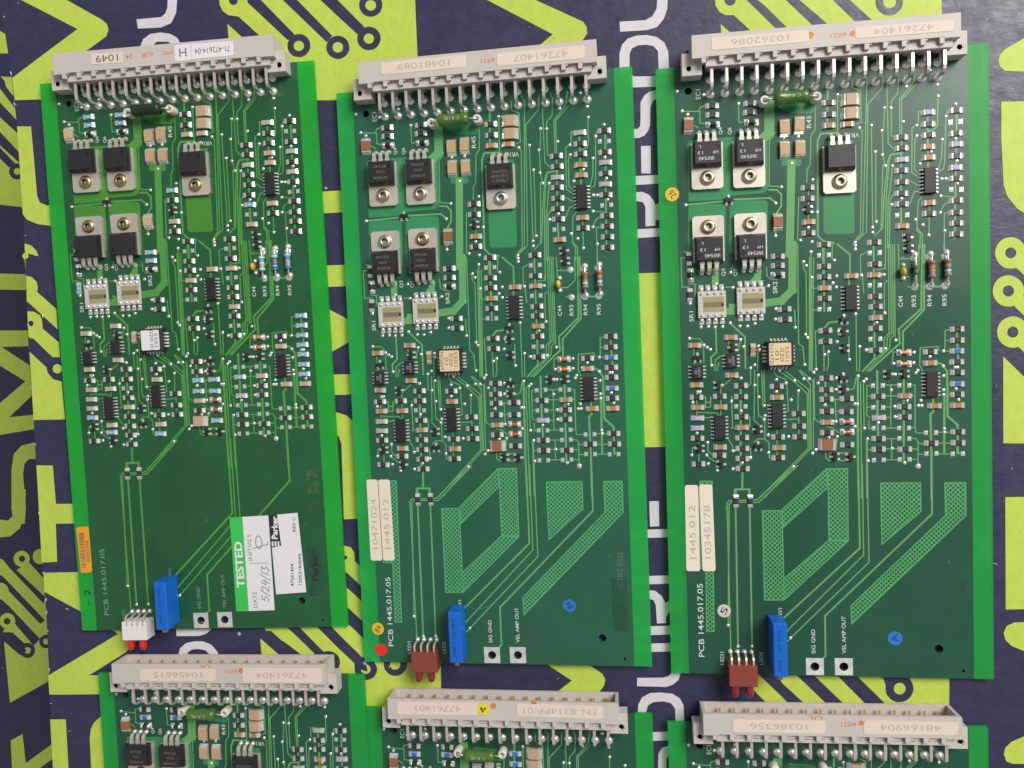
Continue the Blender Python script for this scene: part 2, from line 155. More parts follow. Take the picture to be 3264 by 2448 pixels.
SILK=[[14.7,10.02,90,3.4,1.7,"EC1"],[22.25,23.42,90,2.4,1.5,"Q4"],[25.4,23.67,90,2.4,1.5,"Q6"],[52.41,22.47,90,4.2,1.6,"R45"],[67.5,28.08,180,3.3,1.6,"VR1"],[22.17,73.56,90,2.6,
1.5,"Q3"],[26.33,73.78,90,2.6,1.5,"Q7"],[10.42,88.92,90,3.7,1.5,"SR1"],[39.84,79.77,90,4.2,1.5,"SR2"],[82.07,86.52,90,3.8,1.5,"C44"],[86.44,86.56,90,3.9,1.5,"R93"],[91.61,86.59,90,
3.9,1.5,"R94"],[96.48,86.66,90,3.9,1.5,"R95"],[11.12,200.42,90,27.3,2.0,"PCB 1445.017.05"],[18.45,214.49,90,4.8,1.3,"LED1"],[32.36,214.28,90,4.8,1.3,"LED2"],[50.73,207.73,90,8.8,
1.35,"SIG GND"],[61.29,205.15,90,13.6,1.35,"VEL AMP OUT"],[39.37,197.08,90,3.0,1.3,"RV1"]]
BOARDS=[[[-140.738,9.699,-0.594],[[0.999139,-0.0194,0.036675],[0.019866,0.999726,-0.012392],[-0.036424,0.01311,0.99925]]],[[-21.431,-1.816,-0.703],[[0.999817,-0.011601,-0.015215],
[0.011489,0.999906,-0.007429],[0.0153,0.007253,0.999857]]],[[97.661,-2.708,0.956],[[0.999983,-0.005555,-0.002014],[0.005545,0.999971,-0.0052],[0.002042,0.005188,0.999984]]],
[[-129.805,-227.998,0.355],[[0.999799,-0.013959,0.01438],[0.01401,0.999896,-0.00348],[-0.01433,0.00368,0.999891]]],[[-19.316,-240.396,-0.089],[[0.999926,-0.010749,-0.005688],
[0.010817,0.999869,0.012048],[0.005558,-0.012109,0.999911]]],[[97.691,-240.941,0.076],[[0.999871,-0.01114,0.011539],[0.011201,0.999924,-0.005236],[-0.01148,0.005365,0.99992]]]]
PRINT=[["L",1,[[-208.4,154.1],[-189.1,152.8],[-173.0,143.0],[-171.2,141.3],[-170.6,139.2],[-171.7,136.5],[-180.1,131.6],[-192.3,124.8],[-193.0,113.0],[-200.9,113.7],[-211.8,114.1],
[-212.4,123.0],[-211.8,123.2],[-183.5,140.2]],[]],["L",1,[[-211.5,103.7],[-205.5,103.3],[-204.7,76.0],[-203.8,73.1],[-200.7,71.7],[-77.4,71.8],[-77.8,63.4],[-199.2,63.5],[-205.2,
64.5],[-209.8,66.5],[-211.4,68.8]],[]],["L",1,[[-211.4,57.0],[-208.6,56.1],[-206.4,53.8],[-205.7,51.6],[-205.8,50.0],[-199.7,44.2],[-199.7,36.5],[-208.3,45.6],[-210.2,46.6],
[-211.6,46.5]],[[[-210.0,51.9],[-210.2,51.3],[-210.8,50.9],[-211.4,50.7],[-212.1,50.9],[-212.6,51.4],[-212.7,52.0],[-212.5,52.7],[-211.9,53.1],[-211.3,53.2],[-210.6,53.0],[-210.2,
52.6]]]],["L",1,[[-211.6,44.0],[-209.1,43.4],[-207.2,41.3],[-206.8,39.4],[-207.2,37.3],[-199.3,30.1],[-199.3,21.9],[-211.1,33.0],[-212.0,33.5]],[]],["L",1,[[-212.0,29.6],[-209.3,
29.4],[-206.6,27.8],[-205.8,25.6],[-205.8,22.4],[-199.1,16.6],[-199.0,10.6],[-202.2,10.7],[-210.1,18.5],[-211.7,18.8],[-212.2,19.5]],[[[-209.6,24.6],[-209.8,24.0],[-210.3,23.6],
[-210.9,23.5],[-211.5,23.7],[-211.9,24.1],[-212.0,24.7],[-211.8,25.2],[-211.3,25.6],[-210.7,25.8],[-210.1,25.6],[-209.7,25.2]]]],["L",1,[[-212.2,13.2],[-205.2,6.7],[-204.8,4.4],
[-202.4,1.6],[-198.9,0.7],[-198.4,-14.8],[-212.2,-14.8]],[]],["L",1,[[-198.5,5.8],[-198.6,5.2],[-199.0,4.6],[-199.6,4.2],[-200.2,4.0],[-200.9,4.0],[-201.6,4.3],[-202.1,4.7],
[-202.4,5.3],[-202.5,6.0],[-202.3,6.6],[-201.9,7.2],[-201.4,7.6],[-200.7,7.8],[-200.0,7.8],[-199.4,7.5],[-198.8,7.1],[-198.5,6.5]],[]],["L",1,[[-212.2,-33.5],[-205.0,-33.7],
[-204.6,-49.6],[-197.3,-49.6],[-197.0,-57.7],[-205.2,-57.8],[-205.6,-73.7],[-212.5,-74.0]],[]],["L",1,[[-212.0,-78.3],[-192.7,-77.9],[-167.4,-92.6],[-165.8,-96.8],[-166.3,-99.6],
[-168.6,-102.4],[-177.0,-111.0],[-193.3,-120.7],[-185.1,-120.5],[-185.5,-128.3],[-211.8,-129.4],[-212.0,-121.4],[-180.5,-103.7],[-197.0,-94.2],[-212.0,-86.3]],[]],["L",1,[[-211.9,
-139.8],[-204.7,-139.5],[-204.6,-163.0],[-211.7,-163.3]],[]],["L",1,[[-186.0,-136.9],[-189.0,-137.8],[-192.1,-140.5],[-193.7,-143.4],[-194.3,-147.0],[-194.4,-162.6],[-187.3,
-162.4]],[]],["L",1,[[-124.7,152.5],[-124.8,145.8],[-123.6,143.2],[-121.4,141.4],[-117.3,140.6],[-107.5,131.1],[-108.6,108.3],[-46.4,103.9],[-46.8,119.5],[-47.2,146.0]],[[[-117.4,
146.7],[-117.5,146.1],[-117.9,145.5],[-118.5,145.2],[-119.2,145.1],[-119.8,145.3],[-120.4,145.7],[-120.8,146.3],[-120.9,146.9],[-120.7,147.6],[-120.3,148.1],[-119.7,148.4],[-119.0,
148.5],[-118.4,148.3],[-117.8,147.9],[-117.5,147.3]]]],["L",1,[[-121.9,138.1],[-115.1,131.6],[-121.6,130.6]],[]],["N",2,[[-113.8,147.8],[-109.2,147.5],[-95.2,132.3],[-97.9,130.3],
[-113.3,145.6]],[]],["N",2,[[-89.1,127.7],[-89.2,126.7],[-89.6,125.8],[-90.2,125.0],[-90.9,124.4],[-91.8,123.9],[-92.8,123.6],[-93.8,123.6],[-94.9,123.8],[-95.8,124.1],[-96.7,
124.7],[-97.4,125.5],[-97.9,126.3],[-98.2,127.3],[-98.2,128.3],[-98.1,129.2],[-97.7,130.1],[-97.1,130.9],[-96.4,131.6],[-95.5,132.0],[-94.5,132.3],[-93.4,132.3],[-92.4,132.2],
[-91.5,131.8],[-90.6,131.2],[-89.9,130.4],[-89.4,129.6],[-89.1,128.6]],[[[-91.6,127.7],[-91.7,127.1],[-92.0,126.6],[-92.5,126.2],[-93.1,125.9],[-93.7,125.9],[-94.4,126.0],[-94.9,
126.3],[-95.4,126.8],[-95.6,127.4],[-95.7,128.0],[-95.6,128.6],[-95.3,129.1],[-94.8,129.5],[-94.2,129.8],[-93.6,129.8],[-92.9,129.7],[-92.4,129.4],[-91.9,128.9],[-91.7,128.3]]]],
["N",2,[[-100.5,146.9],[-94.8,146.5],[-80.2,130.7],[-82.5,128.5]],[]],["N",2,[[-73.6,125.9],[-73.7,124.9],[-74.1,124.0],[-74.7,123.2],[-75.4,122.6],[-76.3,122.2],[-77.3,121.9],
[-78.4,121.9],[-79.4,122.1],[-80.3,122.5],[-81.2,123.1],[-81.9,123.8],[-82.4,124.7],[-82.7,125.6],[-82.8,126.6],[-82.6,127.6],[-82.2,128.5],[-81.7,129.2],[-80.9,129.9],[-80.0,
130.3],[-79.0,130.6],[-78.0,130.6],[-77.0,130.4],[-76.0,130.0],[-75.2,129.4],[-74.5,128.7],[-74.0,127.8],[-73.7,126.9]],[[[-76.1,126.1],[-76.2,125.5],[-76.5,124.9],[-77.0,124.5],
[-77.6,124.3],[-78.3,124.2],[-78.9,124.4],[-79.5,124.7],[-80.0,125.2],[-80.2,125.8],[-80.3,126.4],[-80.2,127.0],[-79.9,127.6],[-79.4,128.0],[-78.8,128.2],[-78.1,128.3],[-77.5,
128.1],[-76.9,127.8],[-76.4,127.3],[-76.1,126.7]]]],["N",2,[[-85.6,145.8],[-78.7,145.2],[-67.4,133.0],[-70.2,130.5]],[]],["N",2,[[-61.0,128.1],[-61.2,127.1],[-61.6,126.2],[-62.1,
125.4],[-62.9,124.8],[-63.8,124.3],[-64.8,124.1],[-65.8,124.1],[-66.9,124.3],[-67.9,124.7],[-68.7,125.4],[-69.5,126.1],[-70.0,127.0],[-70.3,128.0],[-70.4,129.0],[-70.2,130.0],
[-69.9,130.9],[-69.3,131.6],[-68.5,132.3],[-67.6,132.7],[-66.6,132.9],[-65.6,132.9],[-64.5,132.7],[-63.6,132.3],[-62.7,131.7],[-62.0,130.9],[-61.4,130.0],[-61.1,129.1]],[[[-63.6,
128.2],[-63.8,127.6],[-64.1,127.1],[-64.5,126.7],[-65.1,126.5],[-65.8,126.5],[-66.4,126.6],[-67.0,127.0],[-67.4,127.4],[-67.7,128.0],[-67.8,128.6],[-67.7,129.2],[-67.4,129.7],
[-66.9,130.1],[-66.3,130.4],[-65.6,130.4],[-65.0,130.2],[-64.4,129.9],[-64.0,129.4],[-63.7,128.8]]]],["N",2,[[-60.0,140.5],[-60.1,139.6],[-60.5,138.7],[-61.0,137.9],[-61.8,137.3],
[-62.7,136.9],[-63.7,136.6],[-64.7,136.6],[-65.7,136.8],[-66.7,137.2],[-67.5,137.8],[-68.2,138.6],[-68.7,139.5],[-69.0,140.4],[-69.1,141.4],[-69.0,142.3],[-68.6,143.2],[-68.0,
144.0],[-67.3,144.6],[-66.4,145.0],[-65.4,145.3],[-64.4,145.3],[-63.4,145.1],[-62.4,144.7],[-61.6,144.1],[-60.9,143.3],[-60.3,142.4],[-60.0,141.5]],[[[-62.4,140.6],[-62.5,140.0],
[-62.9,139.5],[-63.3,139.1],[-63.9,138.9],[-64.6,138.8],[-65.3,139.0],[-65.8,139.3],[-66.3,139.8],[-66.6,140.4],[-66.7,141.0],[-66.5,141.7],[-66.2,142.2],[-65.7,142.6],[-65.1,
142.8],[-64.5,142.8],[-63.8,142.7],[-63.2,142.3],[-62.8,141.9],[-62.5,141.3]]]],["W",1,[[-158.9,142.3],[-148.7,142.5],[-147.0,143.7],[-146.0,145.9],[-145.7,149.8],[-141.8,149.5],
[-142.5,143.7],[-144.7,139.9],[-148.9,138.5],[-158.4,138.7]],[]],["W",1,[[-157.9,131.6],[-156.5,134.5],[-153.5,136.3],[-149.3,136.6],[-145.5,135.9],[-142.6,134.2],[-141.0,131.3],
[-144.5,131.5],[-146.2,132.8],[-150.9,133.2],[-153.3,131.3]],[]],["L",1,[[-21.1,139.4],[-3.2,137.7],[15.7,127.4],[17.0,125.5],[17.2,123.1],[15.8,121.1],[4.2,113.2],[-6.5,116.2],
[0.6,121.0],[4.6,123.8]],[]],["W",1,[[29.0,126.2],[38.1,125.9],[40.7,127.0],[42.3,129.6],[42.7,133.5],[46.3,133.1],[46.1,129.3],[44.8,125.8],[42.2,123.0],[38.6,122.3],[29.1,
122.6]],[]],["W",1,[[28.6,109.7],[28.7,114.9],[29.7,117.9],[31.8,119.9],[34.9,120.7],[38.5,120.6],[42.1,119.6],[44.9,117.3],[46.1,114.1],[46.3,108.2],[45.9,104.6],[44.1,102.2],
[41.0,101.9],[33.0,102.3],[29.9,103.9],[28.6,106.6]],[[[32.2,107.9],[32.3,114.3],[33.2,116.3],[35.4,117.2],[38.5,117.1],[41.0,116.4],[42.5,114.4],[42.6,107.5],[41.7,106.0],[40.3,
105.7],[33.6,106.2]]]],["L",1,[[62.7,135.5],[63.0,128.9],[64.5,126.4],[66.5,125.2],[69.3,125.0],[78.8,115.1],[103.3,107.4],[139.2,109.6],[138.8,128.7]],[[[70.1,130.3],[69.9,129.5],
[69.5,128.9],[68.8,128.5],[68.1,128.4],[67.3,128.6],[66.7,129.1],[66.2,129.8],[66.1,130.6],[66.3,131.4],[66.7,132.0],[67.4,132.4],[68.1,132.5],[68.9,132.2],[69.5,131.8],[70.0,
131.1]]]],["L",1,[[64.7,122.3],[70.9,116.0],[64.8,116.5]],[]],["N",2,[[72.9,131.0],[76.4,130.7],[80.0,127.4],[92.7,113.3],[88.7,113.6]],[]],["N",2,[[86.2,129.9],[90.7,129.5],
[105.9,114.7],[100.0,115.2]],[]],["N",2,[[102.1,128.5],[107.7,128.0],[120.8,114.5],[114.5,115.0]],[]],["N",2,[[126.3,124.8],[126.2,123.8],[125.9,122.8],[125.3,122.0],[124.6,121.3],
[123.7,120.8],[122.8,120.5],[121.8,120.5],[120.8,120.7],[119.8,121.1],[119.0,121.8],[118.2,122.6],[117.7,123.5],[117.4,124.5],[117.3,125.6],[117.4,126.6],[117.8,127.6],[118.3,
128.4],[119.0,129.1],[119.9,129.6],[120.9,129.9],[121.9,129.9],[122.9,129.7],[123.8,129.2],[124.7,128.6],[125.4,127.8],[125.9,126.9],[126.2,125.9]],[[[124.1,125.0],[124.0,124.2],
[123.6,123.6],[123.0,123.2],[122.3,123.0],[121.6,123.0],[120.9,123.3],[120.3,123.9],[119.9,124.6],[119.8,125.4],[120.0,126.1],[120.3,126.8],[120.9,127.2],[121.6,127.4],[122.4,
127.3],[123.0,127.0],[123.6,126.5],[124.0,125.8]]]],["L",1,[[169.3,111.5],[162.5,107.7],[159.2,106.0],[157.6,104.2],[157.1,102.3],[157.6,100.3],[159.2,98.7],[169.3,97.6]],[]],["L",
1,[[158.0,88.4],[169.6,87.8],[169.6,47.5],[165.3,50.0],[163.0,51.8],[160.0,55.9],[158.7,60.0],[158.0,75.8]],[]],["L",1,[[166.0,36.4],[165.8,35.0],[165.3,33.7],[164.5,32.6],[163.5,
31.8],[162.3,31.3],[161.0,31.2],[159.6,31.4],[158.4,32.0],[157.4,32.9],[156.6,34.1],[156.1,35.4],[155.9,36.8],[156.1,38.2],[156.6,39.5],[157.4,40.6],[158.4,41.4],[159.7,41.9],
[161.0,42.0],[162.3,41.8],[163.5,41.2],[164.5,40.3],[165.3,39.1],[165.8,37.8]],[[[162.8,36.5],[162.6,35.8],[162.2,35.2],[161.6,34.8],[161.0,34.7],[160.3,34.9],[159.7,35.3],[159.3,
35.9],[159.2,36.7],[159.3,37.4],[159.7,38.0],[160.3,38.4],[161.0,38.5],[161.7,38.3],[162.2,37.9],[162.6,37.3]]]],["L",1,[[162.6,31.6],[165.6,34.8],[172.1,27.8],[172.1,21.4]],[]],
["L",1,[[165.3,23.3],[165.1,21.9],[164.6,20.7],[163.8,19.6],[162.7,18.7],[161.5,18.2],[160.2,18.1],[158.9,18.3],[157.7,18.9],[156.6,19.8],[155.8,21.0],[155.3,22.3],[155.1,23.7],
[155.3,25.1],[155.8,26.4],[156.6,27.5],[157.7,28.4],[158.9,28.8],[160.2,29.0],[161.5,28.7],[162.7,28.1],[163.8,27.2],[164.6,26.1],[165.1,24.8]],[[[162.0,23.5],[161.9,22.7],[161.5,
22.1],[160.9,21.7],[160.2,21.6],[159.5,21.8],[158.9,22.2],[158.5,22.9],[158.4,23.6],[158.5,24.3],[158.9,25.0],[159.5,25.3],[160.2,25.5],[160.9,25.3],[161.5,24.9],[161.9,24.2]]]],
["L",1,[[161.8,18.5],[164.8,21.8],[171.4,14.7],[171.4,8.4]],[]],["L",1,[[166.7,9.1],[166.5,7.7],[166.0,6.4],[165.2,5.3],[164.1,4.4],[162.9,3.9],[161.6,3.8],[160.3,4.0],[159.1,4.6],
[158.0,5.5],[157.2,6.6],[156.7,8.0],[156.5,9.4],[156.7,10.8],[157.2,12.1],[158.0,13.2],[159.1,14.0],[160.3,14.5],[161.6,14.7],[162.9,14.5],[164.2,13.9],[165.2,13.0],[166.0,11.8],
[166.5,10.5]],[[[163.4,9.2],[163.3,8.4],[162.9,7.8],[162.3,7.4],[161.6,7.3],[160.9,7.5],[160.3,7.9],[159.9,8.5],[159.8,9.3],[160.0,10.0],[160.3,10.6],[160.9,11.0],[161.6,11.2],
[162.3,11.0],[162.9,10.6],[163.3,9.9]]]],["L",1,[[163.3,4.2],[166.2,7.5],[172.8,0.5],[172.8,-5.9]],[]],["L",1,[[158.5,0.9],[171.9,-13.5],[172.0,-29.8],[158.5,-29.5]],[]],["L",1,
[[159.1,-48.5],[169.7,-48.4],[169.7,-88.2],[159.2,-88.5]],[]],["L",1,[[169.7,-92.8],[162.1,-93.1],[159.5,-94.4],[158.5,-96.9],[159.1,-99.4],[161.0,-101.5],[169.7,-105.3]],[]],["L",
1,[[169.9,-131.9],[161.2,-136.4],[159.2,-138.6],[158.7,-141.1],[159.6,-143.6],[161.5,-144.4],[170.0,-144.2]],[]],["L",1,[[-91.5,43.3],[-76.1,43.1],[-76.4,34.9],[-91.9,34.8]],[]],
["L",1,[[-89.3,28.0],[-77.8,21.7],[-74.1,17.4],[-77.9,13.4],[-90.2,7.0]],[]],["L",1,[[-89.3,0.6],[-72.3,0.5],[-72.7,-7.4],[-89.6,-7.5]],[]],["L",1,[[-88.1,-13.9],[-84.2,-14.4],
[-80.6,-15.6],[-77.2,-18.6],[-74.5,-23.1],[-73.4,-56.4],[-83.4,-56.9],[-83.1,-26.7],[-84.1,-23.7],[-88.4,-21.8]],[]],["L",1,[[-86.7,-67.8],[-83.6,-67.5],[-81.0,-68.1],[-79.7,
-70.2],[-79.5,-73.8],[-73.7,-78.7],[-74.1,-86.6],[-83.1,-78.3],[-87.1,-76.4]],[[[-82.6,-72.2],[-82.8,-72.6],[-83.1,-73.0],[-83.5,-73.1],[-84.0,-73.0],[-84.3,-72.7],[-84.4,-72.2],
[-84.3,-71.8],[-83.9,-71.5],[-83.5,-71.4],[-83.0,-71.5],[-82.7,-71.8]]]],["L",1,[[-85.5,-82.4],[-74.3,-92.5],[-74.6,-100.5],[-85.8,-90.0]],[]],["L",1,[[-95.3,-97.8],[-80.7,-97.6],
[-76.3,-105.6],[-72.0,-109.7],[-45.6,-109.0],[-46.5,-138.0],[-87.6,-138.7],[-90.5,-119.2],[-109.9,-106.3],[-118.5,-102.6],[-119.4,-101.0],[-120.2,-97.9]],[]],["L",1,[[-119.9,
-104.8],[-107.8,-114.6],[-118.8,-114.7]],[]],["N",2,[[-125.3,-97.9],[-119.8,-97.9],[-117.6,-102.1],[-115.4,-102.1],[-106.2,-109.7],[-102.7,-111.8],[-102.7,-115.9],[-108.5,-113.9],
[-119.7,-105.1],[-125.5,-103.0]],[]],["N",2,[[-111.4,-97.9],[-106.8,-97.9],[-93.5,-109.7],[-86.8,-115.7],[-97.6,-115.8],[-97.2,-110.5],[-108.4,-101.0]],[]],["N",2,[[-86.5,-113.7],
[-86.6,-114.6],[-86.9,-115.6],[-87.5,-116.4],[-88.2,-117.1],[-89.1,-117.7],[-90.1,-118.0],[-91.2,-118.2],[-92.2,-118.1],[-93.2,-117.7],[-94.1,-117.2],[-94.8,-116.5],[-95.3,-115.6],
[-95.7,-114.7],[-95.8,-113.7],[-95.7,-112.7],[-95.4,-111.8],[-94.9,-111.1],[-94.2,-110.4],[-93.4,-109.9],[-92.4,-109.6],[-91.4,-109.5],[-90.3,-109.6],[-89.3,-109.9],[-88.4,-110.4],
[-87.6,-111.0],[-87.0,-111.8],[-86.6,-112.7]],[[[-89.1,-113.7],[-89.2,-114.3],[-89.5,-114.9],[-90.1,-115.3],[-90.7,-115.6],[-91.5,-115.6],[-92.1,-115.4],[-92.7,-114.9],[-93.0,
-114.3],[-93.1,-113.7],[-93.0,-113.0],[-92.7,-112.5],[-92.2,-112.1],[-91.5,-111.8],[-90.8,-111.8],[-90.1,-112.0],[-89.6,-112.5],[-89.2,-113.0]]]],["N",2,[[-98.6,-97.8],[-93.0,
-97.8],[-77.6,-111.7],[-76.3,-111.6],[-75.2,-117.1],[-80.5,-115.7],[-80.7,-114.1],[-95.6,-101.0]],[]],["N",2,[[-71.4,-116.2],[-71.5,-117.1],[-71.9,-118.1],[-72.4,-118.9],[-73.1,
-119.6],[-74.0,-120.1],[-75.0,-120.4],[-76.0,-120.6],[-77.1,-120.5],[-78.0,-120.2],[-78.9,-119.6],[-79.6,-118.9],[-80.2,-118.1],[-80.5,-117.1],[-80.6,-116.1],[-80.5,-115.2],[-80.2,
-114.3],[-79.7,-113.5],[-78.9,-112.8],[-78.1,-112.3],[-77.1,-112.0],[-76.1,-111.8],[-75.0,-111.9],[-74.0,-112.2],[-73.2,-112.7],[-72.4,-113.4],[-71.9,-114.3],[-71.5,-115.2]],
[[[-74.0,-116.1],[-74.1,-116.7],[-74.3,-117.3],[-74.8,-117.7],[-75.4,-118.0],[-76.0,-118.1],[-76.6,-118.0],[-77.2,-117.7],[-77.6,-117.3],[-77.9,-116.8],[-78.0,-116.2],[-77.9,
-115.6],[-77.7,-115.1],[-77.2,-114.6],[-76.7,-114.4],[-76.0,-114.3],[-75.4,-114.3],[-74.8,-114.6],[-74.4,-115.0],[-74.1,-115.5]]]],["N",2,[[-59.5,-114.3],[-59.6,-115.3],[-60.0,
-116.3],[-60.6,-117.2],[-61.3,-117.9],[-62.2,-118.5],[-63.2,-118.8],[-64.2,-118.9],[-65.2,-118.8],[-66.2,-118.5],[-67.0,-117.9],[-67.7,-117.2],[-68.3,-116.4],[-68.6,-115.4],[-68.7,
-114.5],[-68.6,-113.5],[-68.2,-112.5],[-67.6,-111.6],[-66.9,-110.9],[-66.0,-110.4],[-65.0,-110.0],[-64.0,-109.9],[-62.9,-110.0],[-62.0,-110.3],[-61.1,-110.8],[-60.4,-111.5],[-59.9,
-112.4],[-59.6,-113.3]],[[[-62.0,-114.4],[-62.2,-115.0],[-62.5,-115.6],[-62.9,-116.0],[-63.5,-116.3],[-64.2,-116.4],[-64.8,-116.4],[-65.4,-116.1],[-65.8,-115.6],[-66.1,-115.1],
[-66.2,-114.5],[-66.1,-113.8],[-65.7,-113.3],[-65.3,-112.8],[-64.7,-112.5],[-64.1,-112.4],[-63.4,-112.5],[-62.8,-112.8],[-62.4,-113.2],[-62.1,-113.8]]]],["N",2,[[-85.5,-88.5],
[-82.4,-94.1],[-76.1,-98.5],[-72.6,-102.0],[-72.7,-108.6],[-76.8,-104.6],[-83.1,-99.3],[-87.2,-95.6]],[]],["L",1,[[-7.1,-110.8],[8.8,-110.3],[17.0,-115.8],[18.1,-118.1],[17.5,
-120.4],[15.2,-123.4],[9.5,-126.4],[-4.7,-126.9],[5.3,-118.8]],[]],["L",1,[[62.9,-112.0],[140.4,-110.1],[140.3,-130.5],[62.5,-132.7]],[]],["N",2,[[60.8,-112.9],[66.5,-112.7],[73.8,
-121.4],[76.9,-124.4],[81.1,-129.2],[60.4,-129.8]],[]],["N",2,[[72.2,-111.8],[79.0,-111.6],[81.4,-114.9],[82.7,-117.1],[90.3,-124.3],[95.1,-128.8],[89.5,-129.0],[84.7,-124.3]],[]],
["N",2,[[85.3,-111.5],[91.2,-111.3],[94.9,-114.8],[104.3,-124.2],[108.3,-128.5],[102.5,-128.6],[98.0,-124.1],[88.6,-114.7]],[]],["N",2,[[99.6,-111.1],[105.8,-111.0],[109.9,-114.7],
[118.9,-124.0],[123.1,-128.1],[116.3,-128.3],[112.0,-124.1],[103.0,-114.7]],[]],["N",2,[[128.2,-117.7],[128.1,-118.8],[127.7,-119.9],[127.1,-120.9],[126.4,-121.8],[125.5,-122.4],
[124.5,-122.8],[123.4,-122.9],[122.3,-122.9],[121.3,-122.5],[120.4,-121.9],[119.7,-121.1],[119.1,-120.2],[118.8,-119.1],[118.7,-118.0],[118.8,-116.8],[119.2,-115.7],[119.7,-114.7],
[120.5,-113.9],[121.4,-113.3],[122.4,-112.9],[123.5,-112.7],[124.5,-112.8],[125.5,-113.2],[126.4,-113.8],[127.2,-114.6],[127.7,-115.5],[128.1,-116.6]],[[[125.6,-117.9],[125.5,
-118.6],[125.2,-119.2],[124.7,-119.7],[124.2,-120.0],[123.5,-120.1],[122.9,-120.0],[122.3,-119.7],[121.9,-119.3],[121.6,-118.7],[121.5,-118.0],[121.6,-117.3],[121.9,-116.7],[122.4,
-116.2],[122.9,-115.9],[123.6,-115.8],[124.2,-115.8],[124.7,-116.1],[125.2,-116.6],[125.5,-117.2]]]],["N",2,[[114.4,-110.8],[127.0,-110.5],[126.9,-114.1],[123.5,-113.5],[118.8,
-116.9],[118.0,-114.5]],[]],["W",1,[[44.6,100.8],[41.1,100.6],[39.2,100.3],[37.3,99.1],[35.9,96.8],[35.7,89.7],[35.5,88.1],[34.6,87.3],[29.7,87.7],[29.6,84.1],[33.2,84.0],[35.1,
84.0],[37.0,84.7],[38.5,86.5],[39.1,88.3],[39.4,94.8],[40.0,96.4],[41.1,97.4],[44.6,97.3]],[]],["W",1,[[35.7,81.0],[39.2,80.9],[39.0,70.9],[35.6,71.2]],[]],["W",1,[[29.3,70.4],
[44.6,70.2],[44.5,67.1],[29.3,67.1]],[]],["W",1,[[29.2,64.6],[33.2,64.5],[35.8,64.5],[38.2,63.3],[40.0,60.8],[40.5,59.4],[41.0,59.9],[44.4,60.8],[44.2,54.2],[40.3,53.9],[40.3,
52.0],[36.7,51.9],[36.8,59.0],[36.0,60.7],[33.2,61.4],[29.1,61.5]],[]],["W",1,[[28.9,51.0],[44.7,51.0],[44.7,48.0],[28.8,47.7]],[]],["L",1,[[28.7,35.0],[44.5,34.8],[45.5,-29.3],
[27.2,-29.4]],[]],["W",1,[[35.9,-49.6],[39.4,-49.5],[39.4,-58.9],[36.0,-59.1]],[]],["W",1,[[29.0,-60.4],[47.8,-59.8],[47.7,-62.9],[28.9,-63.6]],[]],["W",1,[[28.6,-78.1],[48.0,
-77.1],[47.9,-80.2],[28.5,-81.3]],[]],["W",1,[[29.6,-83.1],[35.2,-83.2],[37.3,-83.3],[39.7,-85.2],[41.1,-87.9],[42.1,-87.1],[47.3,-84.7],[47.1,-92.0],[42.2,-91.5],[41.2,-93.4],
[41.2,-95.5],[37.8,-95.7],[37.5,-88.7],[36.7,-86.9],[35.2,-86.5],[29.6,-86.4]],[]],["W",1,[[29.3,-97.2],[48.2,-96.1],[48.2,-99.4],[29.3,-100.6]],[]],["W",1,[[29.2,-103.8],[48.1,
-102.7],[48.0,-105.9],[29.1,-107.0]],[]],["W",1,[[30.0,-116.8],[39.6,-116.3],[41.7,-115.6],[42.9,-114.2],[43.9,-111.6],[47.2,-111.4],[46.1,-114.5],[45.2,-117.0],[43.1,-118.9],
[40.7,-119.8],[29.9,-120.0]],[]],["W",1,[[29.7,-133.3],[30.2,-127.1],[31.7,-124.2],[34.7,-122.4],[38.9,-122.0],[43.0,-122.3],[45.6,-123.9],[46.9,-126.4],[47.1,-135.5],[43.9,
-135.6],[43.8,-127.8],[42.3,-125.8],[39.4,-125.3],[35.9,-125.8],[33.8,-127.2],[33.0,-130.0],[32.9,-133.1]],[]],["W",1,[[30.2,-137.7],[46.2,-136.1],[46.1,-139.3],[30.2,-141.1]],[]],
["W",1,[[46.7,-141.0],[40.8,-142.0],[38.7,-142.9],[37.3,-145.2],[36.9,-154.8],[40.1,-154.4],[40.2,-147.0],[41.3,-145.3],[46.6,-144.4]],[]],["W",1,[[-155.4,-98.6],[-139.4,-98.6],
[-140.7,-101.7],[-142.7,-103.4],[-145.8,-104.3],[-155.3,-104.4],[-155.5,-101.8]],[]],["W",1,[[-154.8,-115.4],[-154.4,-111.7],[-153.7,-109.2],[-151.3,-107.2],[-147.6,-106.4],
[-143.9,-106.4],[-140.3,-107.7],[-137.6,-110.6],[-136.7,-115.1],[-140.0,-115.2],[-141.1,-111.5],[-142.8,-109.9],[-146.0,-109.4],[-148.8,-109.7],[-150.6,-111.1],[-151.0,-115.4]],
[]]]
EDGE=[[-218.9,173.9],[-215.5,152.6],[-212.7,123.7],[-211.5,103.4],[-211.2,86.6],[-211.1,68.8],[-211.7,50.2],[-212.6,12.6],[-212.3,-14.2],[-212.5,-44.1],[-212.2,-77.1],[-211.8,
-96.1],[-211.5,-124.2],[-211.7,-159.8],[-212.1,-194.3]]
